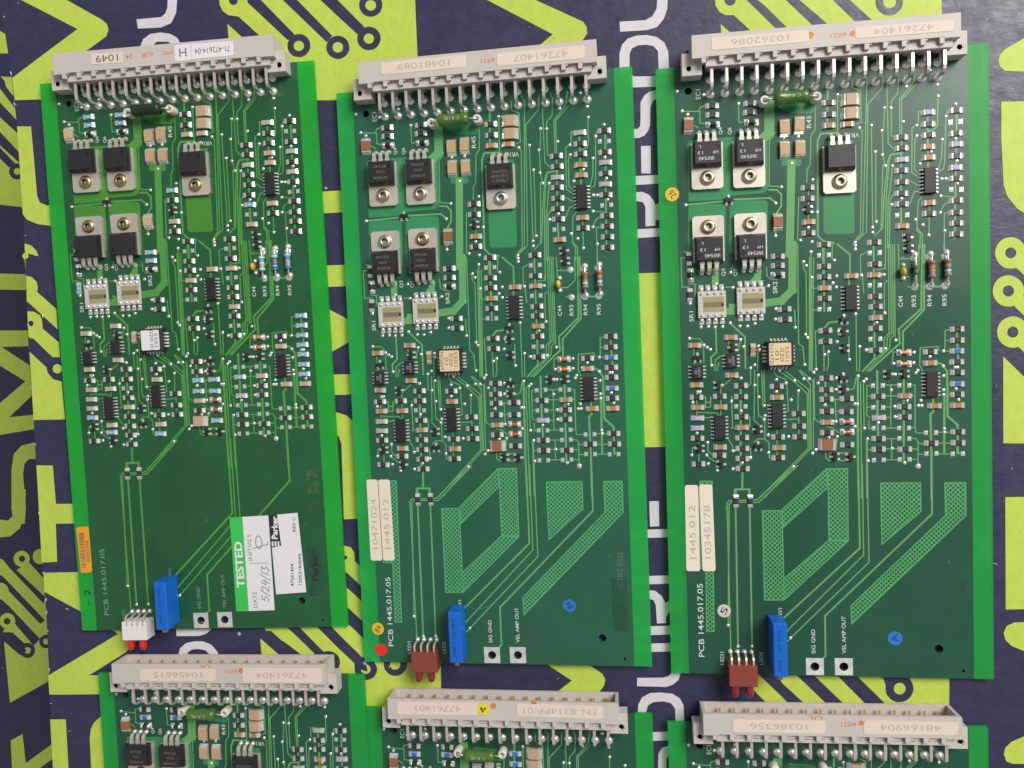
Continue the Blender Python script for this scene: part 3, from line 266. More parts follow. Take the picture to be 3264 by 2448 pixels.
PLOW=[["L",1,[[-383.8,234.0],[-374.8,231.3],[-368.2,227.2],[-368.9,216.1],[-384.8,217.3]],[]],["L",1,[[-385.7,202.5],[-359.6,199.6],[-356.7,113.0],[-390.7,118.4]],[]],["N",2,
[[-378.7,204.1],[-373.3,198.6],[-372.4,194.4],[-355.5,172.9],[-355.9,165.7],[-377.0,193.7]],[]],["N",2,[[-384.1,191.2],[-377.6,184.6],[-358.3,163.8],[-358.7,156.7],[-384.7,181.0]],
[]],["N",2,[[-385.2,171.7],[-378.7,165.2],[-360.5,145.6],[-360.8,139.4],[-385.8,162.5]],[]],["N",2,[[-361.6,137.9],[-361.8,136.8],[-362.3,135.7],[-363.1,134.7],[-364.1,133.9],
[-365.2,133.3],[-366.5,133.0],[-367.8,132.9],[-369.1,133.2],[-370.4,133.6],[-371.4,134.3],[-372.3,135.2],[-373.0,136.3],[-373.4,137.4],[-373.4,138.6],[-373.2,139.8],[-372.7,140.9],
[-371.9,141.9],[-371.0,142.7],[-369.8,143.2],[-368.5,143.5],[-367.2,143.6],[-365.9,143.4],[-364.7,142.9],[-363.6,142.2],[-362.7,141.3],[-362.1,140.3],[-361.7,139.1]],[[[-365.0,
138.1],[-365.3,137.3],[-365.8,136.6],[-366.7,136.1],[-367.6,136.0],[-368.6,136.3],[-369.4,136.8],[-369.9,137.6],[-370.0,138.4],[-369.8,139.3],[-369.2,140.0],[-368.3,140.4],[-367.4,
140.5],[-366.4,140.3],[-365.7,139.8],[-365.2,139.0]]]],["N",2,[[-385.8,161.5],[-381.5,157.1],[-368.6,143.5],[-373.3,141.2],[-386.3,154.3]],[]],["L",1,[[-393.5,71.6],[-358.0,69.2],
[-358.6,58.7],[-394.2,60.7]],[]],["L",1,[[-395.9,32.9],[-356.7,31.7],[-357.3,21.4],[-385.9,21.4],[-360.5,5.0],[-357.5,-2.4],[-362.5,-9.7],[-383.1,-26.3],[-356.5,-24.5],[-357.0,
-33.7],[-400.2,-39.6],[-399.3,-23.7],[-369.6,-2.2],[-397.0,14.3]],[]],["L",1,[[-385.0,-88.8],[-383.5,-62.1],[-381.1,-51.5],[-375.0,-45.8],[-365.6,-43.8],[-356.5,-44.5],[-357.1,
-55.5],[-369.7,-54.9],[-373.4,-58.0],[-375.0,-65.4],[-374.2,-88.8],[-375.8,-99.4],[-383.9,-99.4]],[]],["L",1,[[-381.7,-75.7],[-373.5,-75.8],[-375.0,-90.7],[-379.4,-102.3],[-387.3,
-108.1],[-395.0,-108.7],[-402.6,-108.1],[-401.9,-96.5],[-394.2,-96.5],[-388.0,-97.1],[-383.3,-93.0]],[]],["L",1,[[-373.3,-123.4],[-373.6,-124.7],[-374.1,-125.9],[-374.9,-126.9],
[-375.9,-127.8],[-377.1,-128.5],[-378.4,-128.9],[-379.7,-129.0],[-381.1,-128.9],[-382.3,-128.5],[-383.4,-127.9],[-384.3,-127.0],[-385.0,-125.9],[-385.4,-124.7],[-385.5,-123.5],
[-385.2,-122.3],[-384.7,-121.1],[-383.9,-120.0],[-382.9,-119.1],[-381.7,-118.5],[-380.4,-118.1],[-379.1,-117.9],[-377.7,-118.0],[-376.5,-118.4],[-375.4,-119.1],[-374.5,-120.0],
[-373.8,-121.0],[-373.4,-122.2]],[[[-376.7,-123.5],[-377.0,-124.3],[-377.5,-125.0],[-378.3,-125.5],[-379.3,-125.7],[-380.2,-125.5],[-380.9,-125.0],[-381.4,-124.3],[-381.5,-123.5],
[-381.3,-122.6],[-380.7,-121.9],[-379.9,-121.4],[-379.0,-121.3],[-378.1,-121.4],[-377.4,-121.9],[-376.9,-122.6]]]],["L",1,[[-374.5,-125.4],[-360.3,-140.4],[-361.7,-165.9],[-356.8,
-168.1],[-358.9,-205.4],[-394.1,-224.0],[-396.1,-181.1],[-383.9,-190.8],[-379.3,-187.2],[-391.2,-174.5],[-396.3,-174.6],[-394.8,-171.1],[-387.1,-168.6],[-379.9,-176.7],[-374.0,
-183.6],[-368.7,-178.8],[-391.4,-155.8],[-401.1,-147.8],[-400.6,-138.4],[-393.2,-143.0],[-368.1,-168.3],[-364.2,-165.9],[-394.0,-136.0],[-403.9,-130.3],[-403.3,-119.8],[-393.4,
-124.4],[-388.6,-130.2],[-364.8,-154.3],[-363.3,-149.7],[-383.6,-131.3]],[]],["L",1,[[-359.8,-121.9],[-360.0,-123.0],[-360.5,-124.1],[-361.3,-125.1],[-362.2,-125.9],[-363.3,
-126.6],[-364.5,-127.0],[-365.8,-127.1],[-367.0,-127.0],[-368.2,-126.6],[-369.2,-126.0],[-370.1,-125.2],[-370.7,-124.2],[-371.0,-123.1],[-371.1,-121.9],[-370.9,-120.8],[-370.4,
-119.7],[-369.7,-118.7],[-368.8,-117.8],[-367.7,-117.2],[-366.4,-116.8],[-365.2,-116.7],[-363.9,-116.8],[-362.8,-117.2],[-361.7,-117.8],[-360.9,-118.6],[-360.3,-119.6],[-359.9,
-120.7]],[]],["L",1,[[-386.7,-166.6],[-386.9,-167.9],[-387.4,-169.0],[-388.2,-170.1],[-389.2,-171.0],[-390.4,-171.6],[-391.7,-172.1],[-393.0,-172.2],[-394.3,-172.1],[-395.6,
-171.7],[-396.7,-171.1],[-397.6,-170.2],[-398.2,-169.2],[-398.6,-168.0],[-398.7,-166.8],[-398.5,-165.6],[-397.9,-164.4],[-397.2,-163.4],[-396.2,-162.5],[-395.0,-161.8],[-393.7,
-161.4],[-392.4,-161.2],[-391.0,-161.3],[-389.8,-161.7],[-388.7,-162.4],[-387.8,-163.2],[-387.2,-164.3],[-386.8,-165.4]],[[[-390.4,-166.9],[-390.6,-167.8],[-391.2,-168.6],[-392.1,
-169.1],[-393.1,-169.3],[-394.1,-169.1],[-394.8,-168.6],[-395.4,-167.9],[-395.5,-167.0],[-395.3,-166.1],[-394.7,-165.3],[-393.8,-164.8],[-392.8,-164.6],[-391.8,-164.8],[-391.1,
-165.3],[-390.5,-166.0]]]],["L",1,[[-390.4,-145.9],[-390.7,-147.2],[-391.2,-148.4],[-392.0,-149.5],[-393.1,-150.5],[-394.3,-151.2],[-395.7,-151.6],[-397.1,-151.8],[-398.6,-151.7],
[-399.9,-151.3],[-401.1,-150.6],[-402.0,-149.7],[-402.7,-148.6],[-403.1,-147.3],[-403.2,-146.0],[-402.9,-144.7],[-402.4,-143.5],[-401.6,-142.4],[-400.5,-141.4],[-399.3,-140.7],
[-397.9,-140.3],[-396.5,-140.1],[-395.0,-140.3],[-393.7,-140.7],[-392.6,-141.4],[-391.6,-142.3],[-390.9,-143.4],[-390.5,-144.6]],[[[-394.0,-145.9],[-394.3,-146.9],[-394.9,-147.8],
[-395.9,-148.3],[-397.0,-148.5],[-398.0,-148.4],[-398.9,-147.8],[-399.5,-147.0],[-399.6,-146.0],[-399.3,-145.0],[-398.7,-144.2],[-397.7,-143.6],[-396.6,-143.4],[-395.6,-143.6],
[-394.7,-144.1],[-394.2,-145.0]]]],["N",2,[[-372.9,-186.8],[-373.1,-188.0],[-373.6,-189.1],[-374.4,-190.1],[-375.3,-191.0],[-376.4,-191.6],[-377.7,-192.1],[-378.9,-192.2],[-380.2,
-192.1],[-381.4,-191.7],[-382.4,-191.1],[-383.3,-190.3],[-383.9,-189.3],[-384.3,-188.2],[-384.3,-187.1],[-384.1,-185.9],[-383.6,-184.8],[-382.9,-183.7],[-381.9,-182.9],[-380.8,
-182.2],[-379.6,-181.8],[-378.3,-181.7],[-377.1,-181.8],[-375.9,-182.1],[-374.8,-182.8],[-374.0,-183.6],[-373.4,-184.6],[-373.0,-185.7]],[[[-376.1,-186.9],[-376.3,-187.8],[-376.9,
-188.6],[-377.8,-189.1],[-378.8,-189.3],[-379.7,-189.1],[-380.5,-188.6],[-381.0,-187.9],[-381.2,-187.0],[-380.9,-186.1],[-380.3,-185.3],[-379.5,-184.8],[-378.5,-184.6],[-377.5,
-184.8],[-376.7,-185.2],[-376.2,-186.0]]]],["N",2,[[-392.5,-175.2],[-389.3,-174.5],[-380.3,-182.5],[-383.8,-188.5]],[]],["N",2,[[-359.4,-180.4],[-359.6,-181.4],[-360.0,-182.4],
[-360.6,-183.3],[-361.5,-184.1],[-362.4,-184.6],[-363.5,-185.0],[-364.7,-185.1],[-365.8,-185.0],[-366.8,-184.7],[-367.7,-184.2],[-368.5,-183.5],[-369.0,-182.6],[-369.4,-181.6],
[-369.4,-180.6],[-369.2,-179.5],[-368.8,-178.5],[-368.2,-177.6],[-367.3,-176.9],[-366.3,-176.3],[-365.3,-175.9],[-364.1,-175.8],[-363.0,-175.9],[-362.0,-176.2],[-361.1,-176.8],
[-360.3,-177.5],[-359.8,-178.4],[-359.4,-179.3]],[[[-362.1,-180.4],[-362.3,-181.2],[-362.9,-181.9],[-363.6,-182.4],[-364.5,-182.6],[-365.4,-182.4],[-366.1,-182.0],[-366.5,-181.3],
[-366.7,-180.5],[-366.4,-179.7],[-365.9,-179.0],[-365.1,-178.5],[-364.3,-178.4],[-363.4,-178.5],[-362.7,-179.0],[-362.3,-179.6]]]],["L",1,[[-395.1,-250.7],[-385.8,-245.6],[-384.5,
-266.2],[-357.5,-247.5],[-358.0,-258.1],[-377.8,-271.9],[-395.3,-277.4]],[]]]
WH=[111.53,220.36]
BW, BH = WH
BT = 1.6          # board thickness
STRIP_L, STRIP_R = 6.4, 105.0

# ------------------------------------------------------------------ materials
MATS = {}
def mat(name, base, rough=0.5, metal=0.0, spec=0.5, var=0.0, vscale=60.0, bump=0.0, bscale=800.0, bevel=0.0,
        coat=0.0, transp=None, tint=(1, 1, 1), specks=None, stretch=(1, 1, 1), rvar=0.0, wear=None, sss=0.0):
    m = bpy.data.materials.new(name); m.use_nodes = True
    nt = m.node_tree; N = nt.nodes; L = nt.links
    p = N['Principled BSDF']
    p.inputs['Base Color'].default_value = (*base, 1); p.inputs['Roughness'].default_value = rough
    p.inputs['Metallic'].default_value = metal; p.inputs['Specular IOR Level'].default_value = spec
    if coat: p.inputs['Coat Weight'].default_value = coat; p.inputs['Coat Roughness'].default_value = 0.25
    tc = N.new('ShaderNodeTexCoord'); mp = N.new('ShaderNodeMapping'); L.new(tc.outputs['Object'], mp.inputs[0])
    mp.inputs['Scale'].default_value = stretch
    colour = None
    if var:
        n = N.new('ShaderNodeTexNoise'); n.inputs['Scale'].default_value = vscale; n.inputs['Detail'].default_value = 6
        n.inputs['Roughness'].default_value = 0.65
        L.new(mp.outputs[0], n.inputs['Vector'])
        r = N.new('ShaderNodeMapRange'); r.inputs[1].default_value = 0.3; r.inputs[2].default_value = 0.7
        r.inputs[3].default_value = 1 - var; r.inputs[4].default_value = 1 + var
        L.new(n.outputs[0], r.inputs[0])
        mx = N.new('ShaderNodeMix'); mx.data_type = 'RGBA'; mx.blend_type = 'MULTIPLY'; mx.inputs[0].default_value = 1
        mx.inputs[6].default_value = (*base, 1); L.new(r.outputs[0], mx.inputs[7])
        colour = mx.outputs[2]
    if wear:       # (colour, scale, low, high): patches or flecks with their own shape
        wc, ws, lo, hi = wear
        n = N.new('ShaderNodeTexNoise'); n.inputs['Scale'].default_value = ws; n.inputs['Detail'].default_value = 8
        n.inputs['Roughness'].default_value = 0.7
        L.new(mp.outputs[0], n.inputs['Vector'])
        r = N.new('ShaderNodeMapRange'); r.inputs[1].default_value = lo; r.inputs[2].default_value = hi
        L.new(n.outputs[0], r.inputs[0])
        mx = N.new('ShaderNodeMix'); mx.data_type = 'RGBA'
        L.new(r.outputs[0], mx.inputs[0])
        if colour: L.new(colour, mx.inputs[6])
        else: mx.inputs[6].default_value = (*base, 1)
        mx.inputs[7].default_value = (*wc, 1)
        colour = mx.outputs[2]
    if specks:     # (colour, scale, radius): scattered dust specks
        scol, ss, sr = specks
        v = N.new('ShaderNodeTexVoronoi'); v.inputs['Scale'].default_value = ss; v.inputs['Randomness'].default_value = 1
        L.new(tc.outputs['Object'], v.inputs['Vector'])
        wn = N.new('ShaderNodeTexWhiteNoise'); L.new(v.outputs['Position'], wn.inputs['Vector'])
        rr = N.new('ShaderNodeMath'); rr.operation = 'MULTIPLY'; rr.inputs[1].default_value = sr
        pw = N.new('ShaderNodeMath'); pw.operation = 'POWER'; pw.inputs[1].default_value = 6
        L.new(wn.outputs['Value'], pw.inputs[0]); L.new(pw.outputs[0], rr.inputs[0])
        lt = N.new('ShaderNodeMath'); lt.operation = 'LESS_THAN'
        L.new(v.outputs['Distance'], lt.inputs[0]); L.new(rr.outputs[0], lt.inputs[1])
        mx = N.new('ShaderNodeMix'); mx.data_type = 'RGBA'; L.new(lt.outputs[0], mx.inputs[0])
        if colour: L.new(colour, mx.inputs[6])
        else: mx.inputs[6].default_value = (*base, 1)
        mx.inputs[7].default_value = (*scol, 1)
        colour = mx.outputs[2]
    if colour: L.new(colour, p.inputs['Base Color'])
    if rvar:
        n = N.new('ShaderNodeTexNoise'); n.inputs['Scale'].default_value = vscale * 0.7; n.inputs['Detail'].default_value = 5
        L.new(tc.outputs['Object'], n.inputs['Vector'])
        r = N.new('ShaderNodeMapRange'); r.inputs[1].default_value = 0.3; r.inputs[2].default_value = 0.7
        r.inputs[3].default_value = max(0.02, rough - rvar); r.inputs[4].default_value = rough + rvar
        L.new(n.outputs[0], r.inputs[0]); L.new(r.outputs[0], p.inputs['Roughness'])
    nrm = None
    if bevel:
        bv = N.new('ShaderNodeBevel'); bv.samples = 3; bv.inputs['Radius'].default_value = bevel * MM; nrm = bv.outputs[0]
    if bump:
        n = N.new('ShaderNodeTexNoise'); n.inputs['Scale'].default_value = bscale; n.inputs['Detail'].default_value = 4
        L.new(mp.outputs[0], n.inputs['Vector'])
        b = N.new('ShaderNodeBump'); b.inputs['Strength'].default_value = bump; b.inputs['Distance'].default_value = 0.0004
        L.new(n.outputs[0], b.inputs['Height'])
        if nrm: L.new(nrm, b.inputs['Normal'])
        nrm = b.outputs[0]
    if nrm: L.new(nrm, p.inputs['Normal'])
    if transp is not None:
        t = N.new('ShaderNodeBsdfTransparent'); t.inputs[0].default_value = (*tint, 1)
        ms = N.new('ShaderNodeMixShader'); ms.inputs[0].default_value = transp
        L.new(p.outputs[0], ms.inputs[1]); L.new(t.outputs[0], ms.inputs[2])
        L.new(ms.outputs[0], N['Material Output'].inputs['Surface'])
    MATS[name] = m
    return m
mat('navy', (0.031, 0.030, 0.074), 0.42, spec=0.5, var=0.18, vscale=300, bump=0.25, bscale=420, rvar=0.1, specks=((0.35, 0.35, 0.4), 120, 0.09), stretch=(1, 1.6, 1))
mat('navy_ink', (0.031, 0.030, 0.074), 0.42, spec=0.5, var=0.18, vscale=300, bump=0.25, bscale=420, rvar=0.1, specks=((0.35, 0.35, 0.4), 120, 0.09), stretch=(1, 1.6, 1))
mat('lime', (0.47, 0.59, 0.082), 0.5, spec=0.35, var=0.07, vscale=260, bump=0.15, bscale=420, specks=((0.30, 0.38, 0.10), 90, 0.07), stretch=(1.5, 1, 1))
mat('white_ink', (0.62, 0.60, 0.63), 0.5, spec=0.35, var=0.06, vscale=240, bump=0.15, bscale=420, specks=((0.35, 0.33, 0.33), 90, 0.07))
mat('fibre', (0.75, 0.74, 0.76), 0.9, spec=0.1)
for f, mk, st, tr, po, ha in (
    ('a', (0.015, 0.092, 0.034), (0.03, 0.48, 0.066), (0.075, 0.29, 0.055), (0.060, 0.235, 0.030), (0.05, 0.2, 0.06)),
    ('b', (0.019, 0.103, 0.056), (0.032, 0.48, 0.11), (0.12, 0.36, 0.13), (0.035, 0.245, 0.095), (0.08, 0.34, 0.14)),
    ('c', (0.014, 0.080, 0.044), (0.03, 0.42, 0.09), (0.12, 0.345, 0.115), (0.035, 0.235, 0.085), (0.08, 0.33, 0.12))):
    dust = ((0.10, 0.16, 0.13), 260, 0.10)
    mat('mask_' + f, mk, 0.36, spec=0.5, var=0.2 if f == 'a' else 0.13, vscale=26, rvar=0.13, specks=dust, bump=0.03, bscale=900)
    mat('strip_' + f, st, 0.38, spec=0.45, var=0.09, vscale=40, transp=0.46, tint=(0.18, 0.92, 0.28), rvar=0.06, specks=dust)
    mat('trace_' + f, tr, 0.36, var=0.1, vscale=60); mat('pour_' + f, po, 0.34, var=0.07, vscale=50, specks=dust); mat('hatch_' + f, ha, 0.36, var=0.1, vscale=60)
mat('solder', (0.84, 0.81, 0.78), 0.24, 0.62, var=0.1, vscale=900, rvar=0.1)
mat('tinned', (0.62, 0.57, 0.50), 0.45, 0.55, var=0.08, vscale=300, rvar=0.08, bump=0.05, bscale=700)
mat('pad_tin', (0.92, 0.90, 0.88), 0.5, 0.75, var=0.12, vscale=260, rvar=0.08)
mat('pin_tin', (0.74, 0.67, 0.58), 0.34, 0.6, var=0.1, vscale=400)
mat('gold', (1.0, 0.70, 0.32), 0.4, 0.8)
mat('brass', (0.55, 0.42, 0.22), 0.35, 1.0, var=0.12, vscale=500)
mat('brass_pale', (0.62, 0.52, 0.34), 0.36, 1.0, var=0.12, vscale=500)
mat('zinc', (0.64, 0.62, 0.57), 0.36, 1.0, var=0.12, vscale=500)
mat('recess_shade', (0.006, 0.006, 0.006), 0.9, spec=0.1)  # near-black colour standing in for the shade inside bores and slots
mat('plastic', (0.53, 0.485, 0.445), 0.5, spec=0.4, var=0.035, vscale=90, bevel=0.14, bump=0.04, bscale=1200)
mat('epoxy', (0.020, 0.019, 0.019), 0.48, spec=0.45, var=0.25, vscale=700, bump=0.08, bscale=2500)
mat('epoxy_big', (0.021, 0.020, 0.022), 0.42, spec=0.5, var=0.2, vscale=500, bevel=0.15, bump=0.06, bscale=2500)
mat('epoxy_dimple', (0.012, 0.011, 0.011), 0.35)
mat('ceramic', (0.60, 0.58, 0.55), 0.6); mat('ceramic_grey', (0.52, 0.49, 0.45), 0.55, var=0.06, vscale=200, bevel=0.1)
mat('bead', (0.66, 0.61, 0.53), 0.65, var=0.08, vscale=300)
mat('chip_black', (0.030, 0.025, 0.024), 0.35); mat('chip_mark', (0.06, 0.048, 0.046), 0.45)
mat('chip_blue', (0.03, 0.16, 0.55), 0.35); mat('chip_pale_blue', (0.12, 0.38, 0.66), 0.35); mat('chip_pale_mark', (0.42, 0.60, 0.70), 0.4)
mat('chip_grey', (0.42, 0.37, 0.34), 0.5); mat('chip_lilac', (0.42, 0.37, 0.55), 0.5)
mat('cap_brown', (0.42, 0.20, 0.065), 0.45, var=0.12, vscale=250); mat('cap_tan', (0.48, 0.33, 0.19), 0.48, var=0.08, vscale=250)
mat('cap_beige', (0.53, 0.38, 0.22), 0.48, var=0.08, vscale=250); mat('cap_rust', (0.30, 0.115, 0.05), 0.45, var=0.1, vscale=250)
mat('glass_orange', (0.75, 0.13, 0.03), 0.15, coat=0.5); mat('glass_red', (0.62, 0.09, 0.03), 0.15, coat=0.5); mat('band_yellow', (0.65, 0.38, 0.05), 0.4)
mat('shunt_olive', (0.34, 0.31, 0.15), 0.4, var=0.08, vscale=160); mat('shunt_dark', (0.18, 0.165, 0.10), 0.4)
mat('axial_green', (0.060, 0.155, 0.022), 0.25, var=0.12, vscale=160, coat=0.4, bump=0.1, bscale=500); mat('axial_dark', (0.013, 0.030, 0.016), 0.4, var=0.2, vscale=200, bump=0.1, bscale=500)
mat('mark_pale', (0.42, 0.46, 0.33), 0.5); mat('mark_grey', (0.55, 0.54, 0.53), 0.5); mat('mark_gold', (0.15, 0.125, 0.08), 0.5); mat('mark_lilac', (0.34, 0.34, 0.46), 0.5)
mat('res_blue', (0.14, 0.36, 0.62), 0.35); mat('res_tan', (0.24, 0.20, 0.13), 0.45); mat('res_olive', (0.12, 0.11, 0.05), 0.45); mat('res_salmon', (0.30, 0.17, 0.11), 0.45)
mat('band_red', (0.36, 0.05, 0.04), 0.45); mat('band_white', (0.62, 0.62, 0.60), 0.45); mat('band_orange', (0.60, 0.25, 0.06), 0.45); mat('band_blue', (0.04, 0.18, 0.55), 0.45); mat('band_grey', (0.24, 0.24, 0.22), 0.45); mat('band_brown', (0.09, 0.04, 0.025), 0.45)
mat('trimmer_blue', (0.006, 0.125, 0.56), 0.36, spec=0.45, var=0.06, vscale=120, bevel=0.15); mat('print_navy', (0.008, 0.035, 0.14), 0.5)
mat('holder_red', (0.235, 0.047, 0.032), 0.45, var=0.06, vscale=120, bevel=0.15); mat('holder_white', (0.74, 0.70, 0.68), 0.5, bevel=0.15)
mat('led_dark', (0.26, 0.008, 0.012), 0.08, spec=0.6, coat=0.6); mat('led_red', (0.70, 0.012, 0.010), 0.1, spec=0.6, coat=0.5)
mat('bead_yellow', (0.72, 0.42, 0.015), 0.3, coat=0.3); mat('bead_orange', (0.72, 0.29, 0.03), 0.3, coat=0.3)
mat('silk', (0.62, 0.63, 0.60), 0.6); mat('silk_dim', (0.17, 0.30, 0.21), 0.5)
mat('cream', (0.70, 0.595, 0.50), 0.55, spec=0.3, var=0.035, vscale=60, wear=((0.64, 0.51, 0.39), 40, 0.55, 0.8))
mat('cream_board', (0.74, 0.66, 0.53), 0.55, spec=0.3, var=0.035, vscale=60, wear=((0.72, 0.60, 0.36), 45, 0.55, 0.8))
mat('paper', (0.72, 0.69, 0.72), 0.6, spec=0.25, var=0.02, vscale=80)
mat('chip_cream', (0.70, 0.56, 0.32), 0.5, var=0.03, vscale=200)
mat('print_grey', (0.46, 0.40, 0.36), 0.6); mat('print_brown', (0.13, 0.11, 0.09), 0.6); mat('print_black', (0.02, 0.02, 0.02), 0.6)
mat('ink_orange', (0.60, 0.20, 0.06), 0.55, var=0.25, vscale=400); mat('ink_dark', (0.014, 0.030, 0.022), 0.6)
mat('tested_green', (0.05, 0.50, 0.09), 0.45, spec=0.3, var=0.03, vscale=90); mat('text_green', (0.06, 0.33, 0.13), 0.6); mat('pen_grey', (0.25, 0.25, 0.28), 0.6); mat('pen_dark', (0.05, 0.045, 0.03), 0.6)
mat('barcode_orange', (0.80, 0.31, 0.02), 0.5, var=0.03, vscale=90); mat('dot_yellow', (0.72, 0.46, 0.02), 0.5, var=0.05, vscale=200); mat('dot_lemon', (0.72, 0.62, 0.03), 0.5); mat('dot_red', (0.75, 0.022, 0.015), 0.5, var=0.03, vscale=200)
mat('dot_blue', (0.02, 0.16, 0.50), 0.5, var=0.06, vscale=200); mat('dot_beige', (0.62, 0.52, 0.42), 0.5)
mat('faint_patch', (0.016, 0.078, 0.040), 0.4, var=0.25, vscale=120); mat('etched', (0.045, 0.10, 0.030), 0.4, var=0.5, vscale=400)
def M(*names): return [MATS[n] for n in names]

# ------------------------------------------------------------------ mesh helpers (millimetres in, metres out)
class MB:
    def __init__(s): s.v = []; s.f = []; s.mi = []; s.sm = []
    def add(s, vs, fs, mi=0, smooth=False):
        o = len(s.v); s.v += [tuple(p) for p in vs]
        for f in fs: s.f.append(tuple(i + o for i in f)); s.mi.append(mi); s.sm.append(smooth)
    def box(s, x0, x1, y0, y1, z0, z1, mi=0, ch=0.0):
        if x0 > x1: x0, x1 = x1, x0
        if y0 > y1: y0, y1 = y1, y0
        vs = [(x0, y0, z0), (x1, y0, z0), (x1, y1, z0), (x0, y1, z0)]
        if ch:
            vs += [(x0, y0, z1 - ch), (x1, y0, z1 - ch), (x1, y1, z1 - ch), (x0, y1, z1 - ch),
                   (x0 + ch, y0 + ch, z1), (x1 - ch, y0 + ch, z1), (x1 - ch, y1 - ch, z1), (x0 + ch, y1 - ch, z1)]
            fs = [(3, 2, 1, 0), (0, 1, 5, 4), (1, 2, 6, 5), (2, 3, 7, 6), (3, 0, 4, 7),
                  (4, 5, 9, 8), (5, 6, 10, 9), (6, 7, 11, 10), (7, 4, 8, 11), (8, 9, 10, 11)]
        else:
            vs += [(x0, y0, z1), (x1, y0, z1), (x1, y1, z1), (x0, y1, z1)]
            fs = [(3, 2, 1, 0), (0, 1, 5, 4), (1, 2, 6, 5), (2, 3, 7, 6), (3, 0, 4, 7), (4, 5, 6, 7)]
        s.add(vs, fs, mi)
    def profile(s, pts, y0, y1, mi=0, smooth=False):      # (x,z) polygon swept along y
        n = len(pts)
        vs = [(x, y0, z) for x, z in pts] + [(x, y1, z) for x, z in pts]
        fs = [(i, (i + 1) % n, n + (i + 1) % n, n + i) for i in range(n)] + [tuple(range(n))[::-1], tuple(range(n, 2 * n))]
        s.add(vs, fs, mi, smooth)
    def lathe(s, prof, cx, cy, z0=0, n=20, mi=0, smooth=True, axis='z', closed=False):
        vs = []; fs = []; k = len(prof)
        for i in range(n):
            a = 2 * math.pi * i / n
            for r, z in prof:
                u, v = r * math.cos(a), r * math.sin(a)
                if axis == 'z': vs.append((cx + u, cy + v, z0 + z))
                elif axis == 'x': vs.append((cx + z, cy + u, z0 + v))
                else: vs.append((cx + u, cy + z, z0 + v))
        for i in range(n):
            j = (i + 1) % n
            for q in range(k - 1): fs.append((i * k + q, j * k + q, j * k + q + 1, i * k + q + 1))
        s.add(vs, fs, mi, smooth)
        for e in (0, k - 1):
            if prof[e][0] > 1e-6 and not closed: s.add([vs[i * k + e] for i in range(n)], [tuple(range(n))], mi)
    def tube(s, path, r, n=8, mi=0, flat=None):
        P = [Vector(p) for p in path]; vs = []; fs = []
        up = Vector((1, 0, 0))
        for i, p in enumerate(P):
            t = (P[min(i + 1, len(P) - 1)] - P[max(i - 1, 0)]).normalized()
            u = up - t * up.dot(t)
            if u.length < 1e-3: u = Vector((0, 1, 0)) - t * t.y
            u.normalize(); v = t.cross(u)
            ru, rv = (flat if flat else (r, r))
            for k in range(n):
                a = 2 * math.pi * (k + 0.5) / n
                c, d = math.cos(a), math.sin(a)
                if n == 4: c, d = c * 1.414, d * 1.414
                vs.append(p + u * ru * c + v * rv * d)
        for i in range(len(P) - 1):
            for k in range(n):
                k2 = (k + 1) % n
                fs.append((i * n + k, i * n + k2, (i + 1) * n + k2, (i + 1) * n + k))
        fs.append(tuple(range(n))[::-1]); fs.append(tuple(range((len(P) - 1) * n, len(P) * n)))
        s.add(vs, fs, mi, n > 4)
    def flat(s, outer, holes, z, mi=0):
        loops = [outer] + list(holes)
        tri = tessellate_polygon([[Vector((x, y, 0)) for x, y in l] for l in loops])
        pts = [p for l in loops for p in l]
        fs = []
        for a, b, c in tri:
            (x0, y0), (x1, y1), (x2, y2) = pts[a], pts[b], pts[c]
            ar = (x1 - x0) * (y2 - y0) - (x2 - x0) * (y1 - y0)
            if abs(ar) < 1e-9: continue
            fs.append((a, b, c) if ar > 0 else (a, c, b))
        s.add([(x, y, z) for x, y in pts], fs, mi)
        return loops
    def slab(s, outer, holes, z0, z1, mi=0, mside=None):
        loops = s.flat(outer, holes, z1, mi)
        n0 = len(s.f); s.flat(outer, holes, z0, mi)
        for i in range(n0, len(s.f)): s.f[i] = s.f[i][::-1]
        for l in loops:
            n = len(l)
            vs = [(x, y, z0) for x, y in l] + [(x, y, z1) for x, y in l]
            s.add(vs, [(i, (i + 1) % n, n + (i + 1) % n, n + i) for i in range(n)], mi if mside is None else mside)
    def mesh(s, name, mats, fix=True):
        me = bpy.data.meshes.new(name)
        me.from_pydata([(x * MM, y * MM, z * MM) for x, y, z in s.v], [], s.f)
        for mm_ in mats: me.materials.append(mm_)
        me.polygons.foreach_set('material_index', s.mi); me.polygons.foreach_set('use_smooth', s.sm)
        if fix:
            b = bmesh.new(); b.from_mesh(me); bmesh.ops.recalc_face_normals(b, faces=b.faces); b.to_mesh(me); b.free()
        me.update()
        return me

